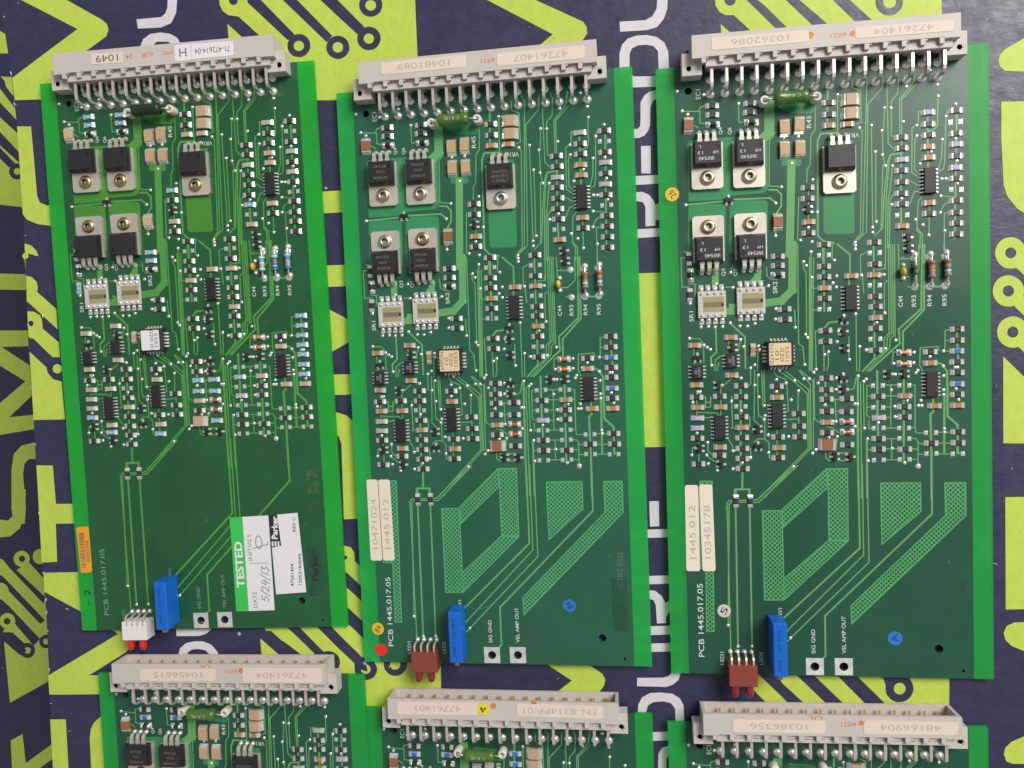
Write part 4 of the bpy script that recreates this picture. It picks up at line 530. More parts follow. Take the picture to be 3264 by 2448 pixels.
def link(name, me, parent=None, loc=(0, 0, 0), rz=0.0):
    o = bpy.data.objects.new(name, me); COL.objects.link(o)
    o.parent = parent; o.location = Vector(loc) * MM; o.rotation_euler = (0, 0, math.radians(rz))
    return o
def empty(name, parent=None, loc=(0, 0, 0), rz=0.0):
    o = link(name, None, parent, loc, rz); o.empty_display_size = 0.01
    return o
def tag(o, label=None, cat=None, group=None, kind=None):
    if label: o['label'] = label
    if cat: o['category'] = cat
    if group: o['group'] = group
    if kind: o['kind'] = kind
    return o
TXT = {}
def text_mesh(body, length, height, matname, bold=0.0, font=None, z=0.0):
    key = (body, length, height, matname, bold, z)
    if key in TXT: return TXT[key]
    cu = bpy.data.curves.new('lettering', 'FONT'); cu.body = body; cu.size = 1.0; cu.resolution_u = 3; cu.offset = bold
    o = bpy.data.objects.new('lettering', cu); COL.objects.link(o)
    bpy.context.view_layer.update()
    dg = bpy.context.evaluated_depsgraph_get()
    me = bpy.data.meshes.new_from_object(o.evaluated_get(dg))
    bpy.data.objects.remove(o); bpy.data.curves.remove(cu)
    xs = [v.co.x for v in me.vertices]; ys = [v.co.y for v in me.vertices]
    x0, x1, y0, y1 = min(xs), max(xs), min(ys), max(ys)
    sx = length / (x1 - x0) if length else height / (y1 - y0); sy = height / (y1 - y0)
    for v in me.vertices:
        v.co.x = (v.co.x - (x0 + x1) / 2) * sx * MM; v.co.y = (v.co.y - (y0 + y1) / 2) * sy * MM; v.co.z = z * MM
    me.materials.clear(); me.materials.append(MATS[matname])
    TXT[key] = me
    return me
def P(x, y, z=0.0):        # board layout (x right, y down, z above the top face) to board-local mm
    return (x - BW / 2, BH / 2 - y, z + BT)
def PX(pts): return [(x - BW / 2, BH / 2 - y) for x, y in pts]
def circle(cx, cy, r, n=20, a0=0.0): return [(cx + r * math.cos(a0 + 2 * math.pi * i / n), cy + r * math.sin(a0 + 2 * math.pi * i / n)) for i in range(n)]
def rrect(x0, x1, y0, y1, r, n=4):
    out = []
    for cx, cy, a in ((x1 - r, y1 - r, 0), (x0 + r, y1 - r, 90), (x0 + r, y0 + r, 180), (x1 - r, y0 + r, 270)):
        for i in range(n + 1):
            t = math.radians(a + 90 * i / n); out.append((cx + r * math.cos(t), cy + r * math.sin(t)))
    return out
def rquad(q, r=0.7, n=3):   # rounded corners of any quad
    out = []; k = len(q)
    for i in range(k):
        p = Vector(q[i]); a = Vector(q[i - 1]) - p; b = Vector(q[(i + 1) % k]) - p
        A = p + a.normalized() * r; B = p + b.normalized() * r
        for j in range(n + 1):
            t = j / n; out.append(tuple(A * (1 - t) ** 2 + p * 2 * t * (1 - t) + B * t ** 2))
    return out

# ------------------------------------------------------------------ the printed cardboard under the boards
BINV = [(Vector(c), Matrix(R)) for c, R in BOARDS]
def mat_z(x, y):
    s = w_ = 0.0
    for c, R in BINV:
        l = R.transposed() @ Vector((x - c.x, y - c.y, 0))
        dx = max(abs(l.x) - BW / 2, 0); dy = max(abs(l.y) - BH / 2, 0)
        lx = min(max(l.x, -BW / 2 - 15), BW / 2 + 15); ly = min(max(l.y, -BH / 2 - 15), BH / 2 + 15)
        k = 1 / (dx * dx + dy * dy + 36) ** 1.5
        s += k * (c.z + R[2][0] * lx + R[2][1] * ly); w_ += k
    return s / w_ - 2.8
CELL = 20.0
GZ = {}
def grid_z(x, y):           # piecewise linear on a fixed triangle grid, so print sheets follow the card exactly
    i, j = math.floor(x / CELL), math.floor(y / CELL)
    def g(a, b):
        if (a, b) not in GZ: GZ[(a, b)] = mat_z(a * CELL, b * CELL)
        return GZ[(a, b)]
    u, v = x / CELL - i, y / CELL - j
    a, b, c, d = g(i, j), g(i + 1, j), g(i, j + 1), g(i + 1, j + 1)
    return a + u * (b - a) + v * (d - b) if u >= v else a + v * (c - a) + u * (d - c)
def sheet(name, outer, holes, lift, m, parent, zf):
    mb = MB(); mb.flat(outer, holes, 0.0)
    bm = bmesh.new()
    vs = [bm.verts.new(v) for v in mb.v]
    for f in mb.f:
        try: bm.faces.new([vs[i] for i in f])
        except ValueError: pass
    if zf:
        xs = [p[0] for p in outer]; ys = [p[1] for p in outer]
        def cut(co, no): bmesh.ops.bisect_plane(bm, geom=bm.verts[:] + bm.edges[:] + bm.faces[:], plane_co=co, plane_no=no, dist=1e-4)
        for i in range(math.ceil(min(xs) / CELL), math.floor(max(xs) / CELL) + 1): cut((i * CELL, 0, 0), (1, 0, 0))
        for i in range(math.ceil(min(ys) / CELL), math.floor(max(ys) / CELL) + 1): cut((0, i * CELL, 0), (0, 1, 0))
        for i in range(math.ceil((min(xs) - max(ys)) / CELL), math.floor((max(xs) - min(ys)) / CELL) + 1): cut((i * CELL, 0, 0), (1, -1, 0))
        for v in bm.verts: v.co.z = zf(v.co.x, v.co.y) + lift
    else:
        for v in bm.verts: v.co.z = lift
    for v in bm.verts: v.co *= MM
    bmesh.ops.recalc_face_normals(bm, faces=bm.faces)
    if sum(f.normal.z for f in bm.faces) < 0: bmesh.ops.reverse_faces(bm, faces=bm.faces[:])
    me = bpy.data.meshes.new(name); bm.to_mesh(me); bm.free()
    me.materials.append(MATS[m])
    return link(name, me, parent)

LOWZ = -188.0
box1 = tag(empty('cardboard_box'), 'navy cardboard box printed with lime shapes and white letters, under all the boards', 'box')
edge = [tuple(p) for p in EDGE]
sheet('top_panel', edge + [(260, -260), (260, 240), (-232, 240)], [], 0.0, 'navy', box1, grid_z)
mb = MB()
for k in range(len(edge) - 1):       # left wall of the box, dropping from the worn edge
    (xa, ya), (xb, yb) = edge[k], edge[k + 1]
    mb.add([(xa, ya, grid_z(xa, ya)), (xb, yb, grid_z(xb, yb)), (xb + 3, yb, LOWZ), (xa + 3, ya, LOWZ)], [(0, 1, 2, 3)])
link('side_panel', mb.mesh('side_panel', M('navy')), box1)
PN = {'L': ('lime_print', 'lime'), 'W': ('white_letter', 'white_ink'), 'N': ('navy_print', 'navy_ink')}
for k, (c, lv, outer, holes) in enumerate(PRINT):
    sheet(PN[c][0], outer, holes, 0.07 * lv + 0.0008 * k, PN[c][1], box1, grid_z)
# scuffed paper fibres along the worn edge and across the card
for k in range(46):
    if k < 26:
        i = rnd.randrange(1, len(edge) - 2); t = rnd.random()
        x = edge[i][0] + (edge[i + 1][0] - edge[i][0]) * t + rnd.uniform(0.1, 0.7); y = edge[i][1] + (edge[i + 1][1] - edge[i][1]) * t
    else:
        x, y = rnd.choice([(rnd.uniform(-225, -195), rnd.uniform(-150, 140)), (rnd.uniform(148, 165), rnd.uniform(-140, 60)), (rnd.uniform(-90, 40), rnd.uniform(-125, -112)), (rnd.uniform(-60, 40), rnd.uniform(112, 128))])
    a = rnd.uniform(0, 3.14); l = rnd.uniform(0.3, 1.1); w2 = rnd.uniform(0.08, 0.22)
    ca, sa = math.cos(a), math.sin(a)
    q = [(x + ca * u * l - sa * v * w2, y + sa * u * l + ca * v * w2) for u, v in ((-1, -.3), (0, -1), (1, .2), (.2, 1))]
    mb = MB(); z = grid_z(x, y)
    mb.add([(*p, z + 0.22) for p in q] + [(x, y, z + 0.5)], [(0, 1, 4), (1, 2, 4), (2, 3, 4), (3, 0, 4)])
    link('paper_fibre', mb.mesh('paper_fibre', M('fibre')), box1)

box2 = tag(empty('cardboard_box'), 'shadowed printed cardboard box lying lower at the left picture edge', 'box')
sheet('top_panel', [(-420, -330), (-150, -330), (-150, 330), (-420, 330)], [], LOWZ, 'navy', box2, None)
for k, (c, lv, outer, holes) in enumerate(PLOW):
    sheet(PN[c][0], outer, holes, LOWZ + 0.1 * lv + 0.003 * k, PN[c][1], box2, None)

# ------------------------------------------------------------------ small parts of a board (shared meshes)
def fillet(mb, s, x_in, x_top, x_out, hw, h, mi):
    pts = [(x_in, 0.03), (x_out, 0.03), (x_out - 0.12, 0.2), (x_top + 0.1, h * 0.85), (x_top, h), (x_in, h)]
    if s < 0: pts = [(-x, z) for x, z in pts][::-1]
    n = len(pts)
    vs = []
    for y, kk in ((-hw, 1.0), (hw, 1.0)):
        for x, z in pts: vs.append((x, y * (0.93 if z > 0.25 else 1.0), z))
    fs = [(i, (i + 1) % n, n + (i + 1) % n, n + i) for i in range(n)] + [tuple(range(n))[::-1], tuple(range(n, 2 * n))]
    mb.add(vs, fs, mi)
PART = {}
def chip_mesh(k):
    if k in PART: return PART[k]
    mb = MB()
    name = 'chip_capacitor'
    if k in 'rglbw':          # thick film chip
        name = 'chip_resistor'
        for s in (-1, 1): fillet(mb, s, 1.05, 1.6, 2.45, 0.95, 0.66, 0)
        mb.box(-1.08, 1.08, -0.8, 0.8, 0.05, 0.5, 1)
        if k == 'r':
            mb.box(-1.04, 1.04, -0.83, 0.83, 0.12, 0.63, 2, 0.05); mb.box(-0.6, 0.6, -0.3, 0.3, 0.62, 0.65, 3)
            ms = M('solder', 'ceramic', 'chip_black', 'chip_mark')
        elif k == 'b':
            mb.box(-1.02, 1.02, -0.74, 0.74, 0.5, 0.66, 2, 0.06); ms = M('solder', 'ceramic', 'chip_blue')
        elif k == 'l':
            mb.box(-1.02, 1.02, -0.74, 0.74, 0.5, 0.66, 2, 0.06); mb.box(-0.55, 0.55, -0.3, 0.3, 0.64, 0.675, 3); ms = M('solder', 'ceramic', 'chip_pale_blue', 'chip_pale_mark')
        elif k == 'g':
            mb.box(-1.12, 1.12, -0.82, 0.82, 0.3, 0.85, 2, 0.08); ms = M('solder', 'ceramic', 'chip_grey')
        else:
            mb.box(-1.12, 1.12, -0.82, 0.82, 0.3, 0.85, 2, 0.08); ms = M('solder', 'ceramic', 'chip_lilac')
    elif k in ('c', 't'):
        for s in (-1, 1): fillet(mb, s, 1.05, 1.6, 2.45, 0.95, 0.95, 0)
        mb.box(-1.08, 1.08, -0.84, 0.84, 0.05, 1.0, 1, 0.06)
        ms = M('solder', 'cap_brown' if k == 'c' else 'cap_tan')
    elif k in ('L', 'V', 'P', 'X', 'Y'):
        l, wd, bx = (3.1, 2.05, 1.75) if k in 'LX' else ((3.05, 1.7, 1.75) if k in 'VY' else (3.15, 1.75, 2.1))
        for s in (-1, 1): fillet(mb, s, bx - 0.1, 2.25 if k != 'P' else 2.45, l + 0.1, wd, 1.25, 0)
        mb.box(-bx, bx, -wd + 0.08, wd - 0.08, 0.05, 1.6, 1, 0.08)
        ms = M('solder', {'L': 'cap_tan', 'V': 'cap_rust', 'P': 'cap_tan', 'X': 'cap_rust', 'Y': 'cap_beige'}[k])
    elif k == 'e':
        name = 'solder_pad'
        for s in (-1, 1):
            pts = [(1.0, -0.95), (1.35, -0.72), (2.0, -0.72), (2.3, -0.95), (2.3, 0.95), (2.0, 0.72), (1.35, 0.72), (1.0, 0.95)]
            pts = [(s * x, y) for x, y in pts]
            if s < 0: pts = pts[::-1]
            mb.slab(pts, [], 0.02, 0.14)
            mb.add([(s * 1.1, -0.55, 0.14), (s * 2.2, -0.55, 0.14), (s * 2.2, 0.55, 0.14), (s * 1.1, 0.55, 0.14), (s * 1.65, 0, 0.3)], [(0, 1, 4), (1, 2, 4), (2, 3, 4), (3, 0, 4)], 0, True)
        ms = M('solder')
    elif k in ('o', 'd', 'k'):
        name = 'glass_diode'
        for s in (-1, 1): mb.box(s * 1.0, s * 2.5, -1.1, 1.1, 0.02, 0.2, 0)
        for s in (-1, 1): mb.lathe([(0.01, 1.0 * s), (0.74, 1.0 * s), (0.78, 1.3 * s), (0.76, 1.8 * s), (0.01, 1.85 * s)], 0, 0, 0.8, 12, 0, axis='x')
        mb.lathe([(0.64, -1.05), (0.68, -0.5), (0.68, 0.5), (0.64, 1.05)], 0, 0, 0.8, 12, 1, axis='x')
        if k == 'o': mb.lathe([(0.70, 0.35), (0.70, 0.8)], 0, 0, 0.8, 12, 2, axis='x')
        ms = M('solder', {'o': 'glass_orange', 'd': 'glass_red', 'k': 'chip_black'}[k], 'band_yellow')
    elif k in ('s', 'sq'):
        name = 'small_transistor'
        mb.box(-0.72, 0.72, -1.45, 1.45, 0.12, 1.05, 1, 0.14)
        for x, y in ((-1.25, -0.95), (-1.25, 0.95), (1.25, 0)):
            s = 1 if x > 0 else -1
            mb.profile([(x - s * 0.75, 0.62), (x - s * 0.1, 0.6), (x + s * 0.1, 0.3), (x + s * 0.55, 0.24), (x + s * 0.62, 0.03), (x - s * 0.4, 0.03), (x - s * 0.45, 0.45), (x - s * 0.75, 0.5)], y - 0.38, y + 0.38, 0)
        ms = M('solder', 'epoxy')
    PART[k] = (name, mb.mesh(name, ms))
    return PART[k]
def soic_mesh(n):
    key = 'so%d' % n
    if key in PART: return PART[key]
    mb = MB(); hl = 4.33 if n == 14 else 2.45
    mb.box(-1.95, 1.95, -hl, hl, 0.18, 1.55, 0, 0.22)
    for i in range(n // 2):
        y = (i - (n // 2 - 1) / 2) * 1.27
        for s in (-1, 1):
            pts = [(1.9, 0.95), (2.35, 0.95), (2.55, 0.3), (3.05, 0.22), (3.2, 0.03), (2.3, 0.03), (2.25, 0.72), (1.9, 0.75)]
            pts = [(s * x, z) for x, z in pts]
            mb.profile(pts if s > 0 else pts[::-1], y - 0.24, y + 0.24, 1)
    mb.lathe([(0.0, 0.0), (0.38, 0.0), (0.4, 0.02)], -1.3 if n == 8 else 0.9, -hl + 0.8, 1.552, 12, 2)
    PART[key] = mb.mesh('integrated_circuit', M('epoxy', 'solder', 'epoxy_dimple'))
    return PART[key]
def shape(name, fn):
    if name not in PART: PART[name] = fn()
    return PART[name]

def to220(parent, x, y, s, marking, rivet_mat, dirt):
    """rivet at (x,y); leads point up the board for s=1"""
    e = empty('power_transistor', parent, P(x, y, 0), 0 if s > 0 else 180)
    def tab():
        mb = MB(); o = [(-5.5, -3.2), (-4.7, -3.9), (4.7, -3.9), (5.5, -3.2), (5.5, 2.9), (5.2, 3.2), (5.5, 3.5), (5.5, 12.4), (-5.5, 12.4), (-5.5, 3.5), (-5.2, 3.2), (-5.5, 2.9)]
        mb.slab(o, [], 0.12, 1.45); return mb.mesh('mounting_tab', M('tinned'))
    link('mounting_tab', shape('tab', tab), e)
    def body():
        mb = MB(); mb.add([(-4.9, 3.6, 1.3), (4.9, 3.6, 1.3), (4.9, 12.3, 0.6), (-4.9, 12.3, 0.6), (-4.9, 3.6, 2.6), (4.9, 3.6, 2.6), (4.9, 12.5, 2.4), (-4.9, 12.5, 2.4),
            (-4.45, 4.5, 4.6), (4.45, 4.5, 4.6), (4.45, 12.1, 4.6), (-4.45, 12.1, 4.6)],
            [(3, 2, 1, 0), (0, 1, 5, 4), (1, 2, 6, 5), (2, 3, 7, 6), (3, 0, 4, 7), (4, 5, 9, 8), (5, 6, 10, 9), (6, 7, 11, 10), (7, 4, 8, 11), (8, 9, 10, 11)], 0)
        mb.lathe([(0.0, 0.0), (0.75, 0.0), (0.8, 0.015)], 3.4, 10.2, 4.605, 16, 1)
        return mb.mesh('body', M('epoxy_big', 'epoxy_dimple'))
    link('body', shape('tobody', body), e)
    def lead():
        mb = MB(); mb.tube([(0, 12.0, 2.6), (0, 14.7, 2.6), (0, 15.4, 2.4), (0, 15.9, 1.8), (0, 16.1, 0.2)], 0.4, 4, 0, flat=(0.68, 0.28))
        mb.box(-0.85, 0.85, 12.2, 13.5, 2.3, 2.92, 0)
        return mb.mesh('lead', M('tinned'))
    for q in (-2.5, 0, 2.5):
        link('lead', shape('tolead', lead), e, (q, 0, 0))
        link('solder_joint', joint_mesh(0.95), e, (q, 16.2, 0))
    def rivet():
        mb = MB(); mb.lathe([(2.65, 0), (2.6, 0.35), (2.3, 0.85), (1.75, 1.2), (1.3, 1.22), (1.0, 1.05)], 0, 0, 1.45, 28, 0, closed=True)
        mb.lathe([(1.0, 1.05), (0.92, 0.6), (0.9, -0.8), (0.0, -0.8)], 0, 0, 1.45, 20, 1, closed=True)  # inner wall of the rivet, its shade painted on as black
        return mb.mesh('rivet', M(rivet_mat, 'recess_shade'))
    link('rivet', shape('rivet' + rivet_mat, rivet), e)
    for (txt, lx, ly, ln, h) in marking:
        o = link('marking', text_mesh(txt, ln, h, 'mark_grey' if dirt == 'grey' else 'mark_gold', 0.005), e, (lx, ly, 4.62), 180 if s > 0 else 0)
    return e
def joint_mesh(r):
    def f():
        mb = MB(); mb.lathe([(r, 0.02), (r * 0.97, 0.22), (r * 0.84, 0.52), (r * 0.62, 0.82), (r * 0.35, 1.02), (0.0, 1.1)], 0, 0, 0, 18, 0)
        return mb.mesh('solder_joint', M('solder'))
    return shape('joint%.2f' % r, f)

# ------------------------------------------------------------------ connector
def housing():
    mb = MB(); X0, X1 = 11.95, 99.2
    Z0, Z1 = -1.85, 8.4
    def bx(x0, x1, y0, y1, z0, z1): mb.box(x0 - BW / 2, x1 - BW / 2, BH / 2 - y1, BH / 2 - y0, z0 + BT, z1 + BT)
    bx(X0, X1, -7.55, 0.0, Z1 - 1.15, Z1)            # upper wall
    bx(X0, X1, -7.4, 0.0, Z0, Z0 + 1.0)              # lower wall
    bx(X0, X0 + 1.2, -7.5, 0.0, Z0 + 1.0, Z1 - 1.15); bx(X1 - 1.2, X1, -7.5, 0.0, Z0 + 1.0, Z1 - 1.15)
    bx(X0 + 0.02, X1 - 0.02, -1.3, -0.02, Z0 + 1.0, Z1 - 1.15)  # contact floor
    # comb behind the shroud
    bx(17.0, 97.2, 0.0, 1.9, 0.15, 6.9)
    bx(X0, X0 + 5.2, 0.0, 0.35, 0.15, Z1); bx(X1 - 5.2, X1, 0.0, 0.35, 0.15, Z1)
    x = 15.2; n = 14; pitch = 5.95
    for i in range(n):                                # ribs between the pockets
        a = x + i * pitch
        bx(a, a + 1.5, 0.0, 2.0, 6.9, Z1 - 0.05)
        bx(a + 1.5, a + 2.4, 0.0, 0.55, 6.9, Z1 - 0.3)
    for i in range(17):                               # lip with a notch between the contacts
        c = 18.8 + 5.08 * i
        bx(c - 4.45, c - 0.25 + 0.0, 1.9, 3.1, 5.2, 7.25) if 0 < i < 16 else None
    for i in range(16):
        c = 18.8 + 5.08 * i
        bx(c - 2.1, c + 2.1, 1.9, 3.05, 5.3, 7.3)
        bx(c - 1.2, c + 1.2, 1.9, 2.5, 0.2, 5.3)
    # ears
    for (a, b) in ((8.75, 15.6), (95.5, 102.35)):
        cx = (11.05 if a < 50 else 99.95)
        mb.slab([(px - BW / 2, BH / 2 - py) for px, py in ((a, -2.65), (b, -2.65), (b, 5.1), (a, 5.1))][::-1], [circle(cx - BW / 2, BH / 2 - 2.6, 1.3, 20)], BT + 0.03, BT + 5.4)
    return mb.mesh('housing', M('plastic'))
def connector(parent):
    e = empty('connector', parent)
    link('housing', shape('housing', housing), e)
    for cx in (11.05, 99.95):
        def eye():
            mb = MB(); mb.lathe([(1.3, 4.2), (1.28, 5.3), (1.05, 5.35), (0.9, 5.2)], 0, 0, 0, 20, 0, closed=True)
            mb.lathe([(0.9, 5.2), (0.85, 4.6), (0.85, 0.4), (0.0, 0.4)], 0, 0, 0, 16, 1, closed=True)  # eyelet bore darkened by colour to read as a deep hole
            return mb.mesh('rivet', M('tinned', 'recess_shade'))
        link('rivet', shape('eyelet', eye), e, P(cx, 2.6, 0))
    def pin_up():
        mb = MB(); mb.tube([(0, -2.4, 5.95), (0, -8.2, 5.95), (0, -9.4, 5.7), (0, -10.1, 4.9), (0, -10.4, 3.6), (0, -10.4, 0.4)], 0.4, 4, 0, flat=(0.5, 0.32))
        return mb.mesh('contact_pin', M('pin_tin'))
    def pin_lo():
        mb = MB(); mb.tube([(0, -1.5, 2.2), (0, -4.2, 2.2), (0, -5.0, 1.9), (0, -5.3, 1.2), (0, -5.3, 0.3)], 0.4, 4, 0, flat=(0.5, 0.32))
        return mb.mesh('contact_pin', M('pin_tin'))
    def tip():
        mb = MB(); mb.tube([(0, 1.0, 0.9), (0, 5.6, 0.9), (0, 6.2, 0.9)], 0.3, 4, 0, flat=(0.34, 0.34)); mb.tube([(0, 1.0, 6.0), (0, 3.9, 6.0)], 0.3, 4, 0, flat=(0.34, 0.34))
        return mb.mesh('contact_tip', M('gold'))
    for i in range(16):
        x, y, z = P(18.8 + 5.08 * i, 0, 0)
        link('contact_pin', shape('pin_up', pin_up), e, (x, y, z)); link('contact_pin', shape('pin_lo', pin_lo), e, (x + 0.25, y, z))
        link('contact_tip', shape('tip', tip), e, (x, y, z))
    return e
def sticker(parent, quad, z, m, texts=(), r=0.8, name='sticker', label=None):
    """texts: (body, dx, dy, rot, length, height, material) offsets in mm from the sticker centre"""
    pts = PX(quad); cx = sum(p[0] for p in pts) / len(pts); cy = sum(p[1] for p in pts) / len(pts)
    loc = [(x - cx, y - cy) for x, y in pts]
    if r: loc = rquad(loc, r)
    mb = MB(); a = sum(loc[i - 1][0] * loc[i][1] - loc[i][0] * loc[i - 1][1] for i in range(len(loc)))
    mb.slab(loc if a > 0 else loc[::-1], [], 0, 0.1)
    o = link(name, mb.mesh(name, M(m)), parent, (cx, cy, BT + z))
    if label: o['label'] = label
    for body, dx, dy, rot, ln, h, tm in texts:
        link('lettering', text_mesh(body, ln, h, tm), o, (dx, dy, 0.125), rot)
    return o
def dot(parent, x, y, z, r, m, body=None, rot=70, tm='pen_dark', label=None):
    mb = MB(); mb.slab(circle(0, 0, r, 32), [], 0, 0.09)
    o = link('round_sticker', mb.mesh('round_sticker', M(m)), parent, P(x, y, z))
    if label: o['label'] = label
    if body: link('handwriting', text_mesh(body, r * 1.15, r * 0.95, tm), o, (0, 0, 0.11), rot)
    return o

# ------------------------------------------------------------------ flat copper work, shared by the boards
SEG = [0]
def polyline(mb, pts, w, z, mi=0, step=0.0):
    z0 = z
    for a, b in zip(pts[:-1], pts[1:]):
        SEG[0] += 1; z = z0 + step * (SEG[0] % 37)
        dx, dy = b[0] - a[0], b[1] - a[1]; l = math.hypot(dx, dy)
        if l < 1e-6: continue
        ex, ey = dx / l * w * 0.42, dy / l * w * 0.42; nx, ny = -dy / l * w / 2, dx / l * w / 2
        q = [(a[0] - ex + nx, a[1] - ey + ny), (a[0] - ex - nx, a[1] - ey - ny), (b[0] + ex - nx, b[1] + ey - ny), (b[0] + ex + nx, b[1] + ey + ny)]
        mb.add([(*p, z) for p in q], [(0, 1, 2, 3)], mi)
def inside(p, poly):
    c = False; n = len(poly)
    for i in range(n):
        (x0, y0), (x1, y1) = poly[i - 1], poly[i]
        if (y0 > p[1]) != (y1 > p[1]) and p[0] < (x1 - x0) * (p[1] - y0) / (y1 - y0) + x0: c = not c
    return c
def clip_segment(a, b, poly):
    ts = [0.0, 1.0]; n = len(poly); dx, dy = b[0] - a[0], b[1] - a[1]
    for i in range(n):
        (x0, y0), (x1, y1) = poly[i - 1], poly[i]; ex, ey = x1 - x0, y1 - y0
        den = dx * ey - dy * ex
        if abs(den) < 1e-9: continue
        t = ((x0 - a[0]) * ey - (y0 - a[1]) * ex) / den; u = ((x0 - a[0]) * dy - (y0 - a[1]) * dx) / den
        if 0 <= u <= 1 and 0 < t < 1: ts.append(t)
    ts.sort()
    for t0, t1 in zip(ts[:-1], ts[1:]):
        tm = (t0 + t1) / 2
        if t1 - t0 > 1e-4 and inside((a[0] + dx * tm, a[1] + dy * tm), poly):
            yield (a[0] + dx * t0, a[1] + dy * t0), (a[0] + dx * t1, a[1] + dy * t1)
def traces_mesh(m, ymax, key):
    def f():
        mb = MB(); k = 0
        for w_, pts in TR:
            if min(p[1] for p in pts) > ymax: continue
            k += 1; polyline(mb, PX(pts), w_ * (1.5 if key[0] == 'a' and w_ < 1 else 1.25 if w_ < 1 else 1.1), BT + 0.022, 0, 0.0009)
        return mb.mesh('copper_trace', M(m), False)
    return shape('tr' + key, f)
def pour_mesh(k, m, key):
    def f():
        mb = MB(); mb.flat(rquad(PX(POUR[k]), 0.5), [], BT + 0.012)
        return mb.mesh('copper_area', M(m), False)
    return shape('po%d%s' % (k, key), f)
def hatch_mesh(poly, m, key):
    def f():
        mb = MB(); q = PX(poly); xs = [p[0] for p in q]; ys = [p[1] for p in q]
        pitch = 1.62; k = 0
        for sgn in (1, -1):
            c0 = min(x * sgn + y for x, y in q); c1 = max(x * sgn + y for x, y in q)
            i = math.floor(c0 / pitch)
            while i * pitch < c1:
                c = i * pitch; i += 1; k += 1
                xa, xb = min(xs) - 1, max(xs) + 1
                for s0, s1 in clip_segment((xa, c - sgn * xa), (xb, c - sgn * xb), q): polyline(mb, [s0, s1], 0.42, BT + (0.02 if sgn > 0 else 0.023))
        for a, b in zip(q, q[1:] + q[:1]): polyline(mb, [a, b], 0.45, BT + 0.026, 0, 0.0004)
        return mb.mesh('hatched_copper', M(m), False)
    return shape(key, f)
def via_mesh(ymax, key):
    def f():
        mb = MB()
        for x, y in VIA:
            if y > ymax: continue
            px, py, pz = P(x, y, 0)
            mb.lathe([(0.62, 0.02), (0.56, 0.14), (0.35, 0.24), (0.0, 0.27)], px, py, pz, 10, 0)
        return mb.mesh('via', M('solder'))
    return shape('via' + key, f)
def substrate_mesh(m_in, m_strip, key):
    def f():
        mb = MB(); X0, X1, Y0, Y1 = -BW / 2, BW / 2, -BH / 2, BH / 2
        holes = [circle(*PX([(x, y)])[0], r, 24) for x, y, r in HOLES]
        a, b = STRIP_L - BW / 2, STRIP_R - BW / 2
        mb.slab([(a, Y0), (b, Y0), (b, Y1), (a, Y1)], holes, 0, BT, 0)
        return mb.mesh('substrate', M(m_in))
    def g(x0, x1):
        mb = MB(); mb.box(x0, x1, -BH / 2, BH / 2, 0, BT, 0)
        return mb.mesh('edge_strip', M(m_strip))
    return (shape('sub' + key, f), shape('stripl' + key, lambda: g(-BW / 2, STRIP_L - BW / 2 - 0.003)),
            shape('stripr' + key, lambda: g(STRIP_R - BW / 2 + 0.003, BW / 2)))

def axial(parent, xa, xb, y, bodymat, txt=None):
    e = empty('wirewound_resistor', parent, P((xa + xb) / 2, y, 0)); h = (xb - xa) / 2
    mb = MB(); mb.lathe([(0.3, -5.7), (1.5, -5.65), (2.1, -5.3), (2.3, -4.6), (2.3, -3.6), (2.15, -3.0), (2.1, 0), (2.15, 3.0), (2.3, 3.6), (2.3, 4.6), (2.1, 5.3), (1.5, 5.65), (0.3, 5.7)], 0, 0, 5.0, 24, 0, axis='x')
    b = link('body', mb.mesh('body', M(bodymat)), e)
    for s in (-1, 1):
        mb = MB(); mb.tube([(s * 5.5, 0, 5.0), (s * (h - 0.9), 0, 5.0), (s * (h - 0.25), 0, 4.8), (s * h, 0, 4.2), (s * h, 0, 0.3)], 0.38, 8)
        link('lead', mb.mesh('lead', M('pin_tin')), e)
        mb = MB(); mb.lathe([(1.55, 0.05), (1.65, 0.4), (1.65, 3.9), (1.45, 4.3), (0.8, 4.25), (0.62, 3.8), (0.62, 0.3)], s * h, 0, 0, 20, 0, closed=True)
        link('ceramic_bead', mb.mesh('ceramic_bead', M('bead')), e)
    if txt: link('marking', text_mesh(txt, 5.5, 1.5, 'mark_pale'), e, (0, 0.2, 7.18), 180)
    return e
def leaded_resistor(parent, x, y0, y1, body, bands, small=False):
    e = empty('leaded_resistor', parent, P(x, (y0 + y1) / 2, 0)); h = (y1 - y0) / 2
    mb = MB(); r = 1.15 if not small else 0.85; L = 3.1 if not small else 1.7
    mb.lathe([(0.2, -L), (r, -L + 0.25), (r * 1.05, -L + 0.9), (r * 0.85, -L + 1.5), (r * 0.82, L - 1.5), (r * 1.05, L - 0.9), (r, L - 0.25), (0.2, L)], 0, 0, 1.4, 16, 0, axis='y')
    link('body', mb.mesh('body', M(body)), e)
    mb = MB(); mb.tube([(0, -h, 0.3), (0, -h + 0.2, 1.2), (0, -h + 0.7, 1.4), (0, h - 0.7, 1.4), (0, h - 0.2, 1.2), (0, h, 0.3)], 0.3, 8)
    link('lead', mb.mesh('lead', M('pin_tin')), e)
    for dy, c in bands:
        mb = MB(); rr = r * (1.07 if abs(dy) > 1.5 else 0.87)
        mb.lathe([(rr, dy - 0.28), (rr, dy + 0.28)], 0, 0, 1.4, 16, 0, axis='y', closed=True)
        link('colour_band', mb.mesh('colour_band', M(c)), e)
    for s in (-1, 1): link('solder_joint', joint_mesh(1.25), e, (0, s * h, 0))
    return e
